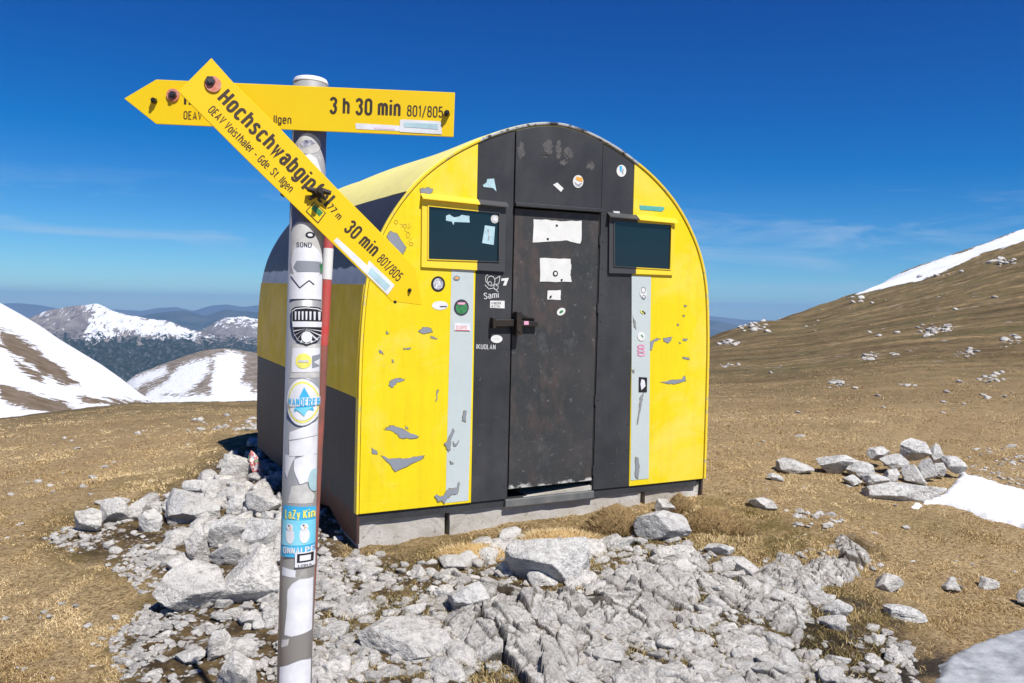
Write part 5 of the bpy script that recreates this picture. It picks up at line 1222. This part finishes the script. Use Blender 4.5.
# bedrock: broken limestone coming through the soil
def outcrop(name, poly, res, label, amp=.085, base=-.048, seed=0, cell=4.2):
    pts = [gp(x, y) for x, y in poly]; xs = [p[0] for p in pts]; ys = [p[1] for p in pts]
    gx = np.arange(min(xs)-.15, max(xs)+.15, res); gy = np.arange(min(ys)-.15, max(ys)+.15, res)
    X, Y = np.meshgrid(gx, gy); hz = H(X, Y)
    px, py = project(np.stack([X, Y, hz], -1)); m = np.clip(poly_sdf(px, py, poly)/26, -1.2, 1)
    wx = X + .014*fbm(X*7, Y*7, 9., 3); wy_ = Y + .014*fbm(X*7, Y*7, 19., 3)
    a = .5; ux = wx*math.cos(a)+wy_*math.sin(a); uy = (-wx*math.sin(a)+wy_*math.cos(a))*.62
    f1, f2, r1, r2, dx, dy = worley(ux*cell, uy*cell, seed+5)
    g1_, g2_, s1_, s2_, ex, ey = worley(ux*cell*3.1, uy*cell*3.1, seed+12)
    t1_, t2_, v1_, v2_, fx_, fy_ = worley(ux*cell*8.3, uy*cell*8.3, seed+21)
    big = (r1-.5)*1.05 + dx*(r2-.5)*1.5 + dy*(r1-.5)*1.3 - sstep(.035, .0, f2-f1)*1.1
    small = (s1_-.5)*.75 + ex*(s2_-.5)*1.15 + ey*(s1_-.5)*1.0 - sstep(.055, .0, g2_-g1_)*.55 + (v1_-.5)*.16 + fx_*(v2_-.5)*.35 - sstep(.10, .0, t2_-t1_)*.22
    n = -np.abs(fbm(X*16, Y*16, seed, 4, .6))*.22
    soil = np.maximum(sstep(.06, .015, f2-f1), sstep(.075, .02, g2_-g1_)*.9); soil = np.maximum(soil, sstep(.09, .02, t2_-t1_)*.5)
    soil = np.clip(np.maximum(soil, sstep(.30, .12, r1*.5+s1_*.5)) , 0, 1)
    patch = fbm(X*2.1, Y*2.1, seed+2., 4)*.9
    Z = hz + base + amp*(big + small + n)*.52 + m*.022 + patch*.20 - np.clip(-m, 0, 2)*.16
    V = np.stack([X-gx[0], Y-gy[0], Z], -1).reshape(-1, 3); nr, nc = X.shape
    keep = (Z > hz-.05); r_, c_ = np.meshgrid(np.arange(nr-1), np.arange(nc-1), indexing='ij')
    kk = keep[:-1, :-1] | keep[1:, :-1] | keep[:-1, 1:] | keep[1:, 1:]
    i0 = (r_*nc+c_)[kk]; q = np.stack([i0, i0+1, i0+1+nc, i0+nc], 1)
    used, inv = np.unique(q, return_inverse=True); me = raw_mesh(name, V[used], inv.reshape(q.shape)); attr(me, 'soil', soil.ravel()[used]); attr(me, 'tint', np.clip(.2+.9*fbm(X*3, Y*3, 5., 3)+(s1_-.5)*1.3, 0, 1).ravel()[used])
    o = link(name, me, MROCK); o.location = (gx[0], gy[0], 0); return tag(o, label, 'rock outcrop')
outcrop('rock_outcrop', [(325,600),(400,565),(500,560),(560,580),(640,545),(700,560),(690,620),(640,690),(300,690)], .0062, 'broken pale bedrock filling the slope below the hut door', seed=1)
outcrop('rock_outcrop', [(700,560),(760,590),(810,602),(800,640),(770,690),(640,690),(690,620)], .0062, 'broken pale bedrock running down right of the centre toward the mud', seed=9)
outcrop('rock_outcrop', Z_RIB, .007, 'white bedrock rib surfacing in the grass right of the hut', amp=.06, base=.0, seed=20, cell=6.5)
outcrop('rock_outcrop', [(190,490),(250,470),(290,480),(300,560),(290,640),(240,650),(180,600),(165,560)], .008, 'fractured bedrock under the boulder pile left of the signpost', seed=31)

# ------------------------------------------------------------------ snow patches
def snow_patch(name, poly, th, res, mat, label=None, seed=0, ed=.11):
    pts = [gp(x, min(y, 720)) for x, y in poly]; xs = [p[0] for p in pts]; ys = [p[1] for p in pts]
    gpoly = [(p[0], p[1]) for p in pts]
    gx = np.arange(min(xs)-.2, max(xs)+.2, res); gy = np.arange(min(ys)-.2, max(ys)+.2, res); X, Y = np.meshgrid(gx, gy)
    d = poly_sdf(X, Y, gpoly) + ed*fbm(X*3.4, Y*3.4, seed, 5, .6)
    Z = H(X, Y) - .03 + (th+.03)*np.clip(d/.05, -1, 1)**1*np.where(d > 0, 1, 1) ; Z = np.where(d > .05, H(X, Y) + th, Z) + .012*fbm(X*7, Y*7, 2., 4)*(d > 0) + .01*np.abs(fbm(X*22, Y*22, 2., 3))*(d > 0)
    nr, nc = X.shape; keep = d > -.12; kk = keep[:-1, :-1] & keep[1:, 1:]
    r_, c_ = np.meshgrid(np.arange(nr-1), np.arange(nc-1), indexing='ij'); i0 = (r_*nc+c_)[kk]; q = np.stack([i0, i0+1, i0+1+nc, i0+nc], 1)
    V = np.stack([X, Y, Z], -1).reshape(-1, 3); used, inv = np.unique(q, return_inverse=True)
    o = link(name, raw_mesh(name, V[used], inv.reshape(q.shape)), mat, smooth=True); return tag(o, kind='structure')
def snowm(name, a, b):
    m = M(name); P = m.pos(); c = m.mix(m.ramp(m.noise(P, 7, 6, .6), [(.38, 0), (.62, 1)]), a, b)
    c = m.mix(m.ramp(m.noise(P, 30, 4, .6), [(.60, 0), (.72, .5)]), c, tuple(x*.6 for x in b)); m.col(c); m.bump(m.noise(P, 22, 6, .65), .5, .015); return m.done(.6, 0, .3)
snow_patch('snow_patch', Z_SNOWN, .038, .02, snowm('old_snow', (.72, .73, .75), (.58, .585, .59)), seed=2)
snow_patch('snow_patch', Z_ICE, .026, .012, snowm('grey_ice', (.36, .375, .39), (.20, .21, .22)), seed=5, ed=.05)

# painted wrapper at the hut's back corner
def wrapper():
    c = gp(255, 472); c = EYE + wdir(255, 463)*6.55
    bm = bmesh.new(); bmesh.ops.create_icosphere(bm, subdivisions=3, radius=1)
    for v in bm.verts:
        n = float(fbm(v.co.x*2, v.co.y*2, v.co.z*2, 3)); v.co *= 1+n*.6; v.co.x *= .040; v.co.y *= .03; v.co.z *= .085
    m = M('wrapper_print'); n = m.noise(m.coord(), 26, 3); m.col(m.mix(m.ramp(n, [(.47, 0), (.5, 1)]), (.70, .62, .60), m.mix(m.ramp(n, [(.56, 0), (.58, 1)]), (.60, .08, .08), (.06, .22, .12))))
    o = link('wrapper', bm_mesh(bm), m.done(.5)); o.location = c.tolist(); o.rotation_euler = (0, R_(-20), 0); tag(o, 'crumpled red and white wrapper stuck between stones at the hut back corner', 'litter')
wrapper()

# ------------------------------------------------------------------ grass
def grass(name, n, ymax, mat, label, hlo, hhi, zones_out, only=None, seed=1, wd=.0022, lean=1.0):
    r = np.random.default_rng(seed)
    # uniform on screen, mapped to the ground by distance rings
    u = r.random(n*2); Y = 1/(1/3.15 + (1/ymax-1/3.15)*u); s = r.uniform(-.68, .68, n*2); X = s*Y
    Z = H(X, Y); px, py = project(np.stack([X, Y, Z], -1)); k = np.ones(len(X), bool)
    for z, e in zones_out:
        d = poly_sdf(px, py, z) + 26*fbm(X*3, Y*3, 1., 3); k &= d < e
    if only is not None: k &= (poly_sdf(px, py, only) + 10*fbm(X*5, Y*5, 1., 3)) > 0
    lu = np.stack([X-HO[0], Y-HO[1]], -1); a = lu @ dR[:2]; b = lu @ dL[:2]; k &= ~((a > -.02) & (a < 2.5) & (b > .02) & (b < 3.02))
    dens = .5 + .9*fbm(X*2.6, Y*2.6, 6., 3); k &= r.random(len(X)) < dens + .25
    X, Y, Z = X[k][:n], Y[k][:n], Z[k][:n]; n = len(X)
    hgt = r.uniform(hlo, hhi, n)*(1 + .5*fbm(X*2, Y*2, 8., 2)); ang = r.uniform(0, 6.283, n); w = wd*(.6+r.random(n))*np.clip(Y/5, .8, 2.4)
    dx, dy = np.cos(ang), np.sin(ang); la = r.uniform(.3, 1.3, n)*lean; ln = r.uniform(0, 6.283, n); lx, ly = np.cos(ln)*la, np.sin(ln)*la
    B = np.stack([X, Y, Z-.006], -1)
    p0 = B + np.stack([-dx*w, -dy*w, 0*w], -1); p1 = B + np.stack([dx*w, dy*w, 0*w], -1)
    mid = B + np.stack([lx*hgt*.45, ly*hgt*.45, hgt*.62], -1); p2 = mid + np.stack([dx*w*.7, dy*w*.7, 0*w], -1); p3 = mid - np.stack([dx*w*.7, dy*w*.7, 0*w], -1)
    p4 = B + np.stack([lx*hgt*1.15, ly*hgt*1.15, hgt*.85], -1)
    V = np.stack([p0, p1, p2, p3, p4], 1).reshape(-1, 3); i = np.arange(n)*5
    F3 = np.concatenate([np.stack([i, i+1, i+2], 1), np.stack([i, i+2, i+3], 1), np.stack([i+3, i+2, i+4], 1)])
    me = raw_mesh(name, V, F3); attr(me, 'tone', np.repeat(np.clip(.5+.5*fbm(X*1.8, Y*1.8, 2., 3)+r.normal(0, .30, n), 0, 1), 5))
    return tag(link(name, me, mat), label, 'grass', kind='stuff')
def gmat(name, stops):
    m = M(name); m.col(m.ramp(m.attr('tone'), stops)); return m.done(.8, 0, .15)
GD = gmat('straw', [(0, (.16, .10, .04)), (.30, (.38, .26, .115)), (.65, (.58, .435, .225)), (1, (.76, .62, .37))])
GB = gmat('brown_straw', [(0, (.10, .065, .028)), (.4, (.23, .155, .07)), (.75, (.40, .29, .14)), (1, (.58, .46, .26))])
GM = gmat('moss_straw', [(0, (.09, .075, .025)), (.4, (.20, .16, .06)), (.75, (.35, .26, .11)), (1, (.50, .39, .20))])
grass('dry_grass', 480000, 18, GD, 'matted golden dry alpine grass covering the ground',   .008, .021, [(Z_SCREE, 4), (Z_PILE, 2), (Z_SNOWN, 0), (Z_ICE, 0)], wd=.0014, lean=1.5)
grass('mossy_grass', 34000, 8, GM, 'greenish brown tufts on the bank right of the hut', .02, .045, [], [(690,500),(730,492),(850,545),(880,590),(850,610),(790,590),(720,565),(690,560)], 5, .002)
grass('mossy_grass', 60000, 6, GM, 'greenish brown tufts growing in the gaps of the rubble', .015, .04, [], [(330,560),(560,530),(700,540),(900,610),(900,683),(300,683)], 9, .002)
# tussocks against the foundation
def tussock(x, y, rx, rz, n, label, seed):
    r = np.random.default_rng(seed); c = gp(x, y); ry = rx*.55
    a = r.uniform(0, 6.283, n); q = np.sqrt(r.random(n)); X = c[0]+np.cos(a)*q*rx; Y = c[1]+np.sin(a)*q*ry; zt = rz*np.clip(1-q**2, 0, 1)
    Z = H(X, Y) - .01; B = np.stack([X, Y, Z+zt*.85*r.random(n)], -1); hgt = r.uniform(.014, .038, n); w = .0017*(.6+r.random(n))
    an = r.uniform(0, 6.283, n); dx, dy = np.cos(an), np.sin(an); lx = (X-c[0])/rx*.7+r.normal(0, .45, n); ly = (Y-c[1])/ry*.7+r.normal(0, .45, n)
    p0 = B+np.stack([-dx*w, -dy*w, 0*w], -1); p1 = B+np.stack([dx*w, dy*w, 0*w], -1); p2 = B+np.stack([lx*hgt, ly*hgt, hgt*.8], -1)
    V = np.stack([p0, p1, p2], 1).reshape(-1, 3) ; i = np.arange(n)*3; F3 = np.stack([i, i+1, i+2], 1)
    # mound under the blades
    t = np.linspace(0, 2*math.pi, 25)[:-1]; mv = [[c[0], c[1], H(c[0], c[1])+rz*.9]]; mf = []
    for k, f in enumerate((.3, .6, .85, 1.05)):
        for tt in t: xx_, yy_ = c[0]+math.cos(tt)*rx*f, c[1]+math.sin(tt)*ry*f; mv.append([xx_, yy_, float(H(xx_, yy_))+rz*.85*(1-f*f)-.01])
    for j in range(24): mf.append([0, 1+j, 1+(j+1) % 24])
    for k in range(3):
        for j in range(24): A = 1+k*24+j; Bq = 1+k*24+(j+1) % 24; mf += [[A, A+24, Bq+24], [A, Bq+24, Bq]]
    mv = np.array(mv); V = np.vstack([V, mv]); F3 = np.vstack([F3, np.array(mf)+3*n]); V = V - c
    me = raw_mesh('tussock', V, F3); attr(me, 'tone', np.concatenate([np.repeat(np.clip(r.normal(.6, .25, n), 0, 1), 3), np.full(len(mv), .3)]))
    o = link('grass_tussock', me, GB if seed % 2 else GD); o.location = c.tolist(); return tag(o, label, 'tussock')
tussock(616, 532, .22, .20, 16000, 'tall brown grass tussock against the foundation left of the dark grey boulder', 3)
tussock(560, 540, .28, .06, 9000, 'low straw tussock directly behind the large grey boulder', 4)
tussock(475, 556, .22, .08, 5000, 'low brown tussock in front of the gap between the left concrete blocks', 6)
tussock(679, 512, .10, .15, 3500, 'small round tussock at the concrete block under the hut right side', 7)
tussock(712, 528, .26, .15, 15000, 'broad brown tussock at the right front corner of the hut', 9)
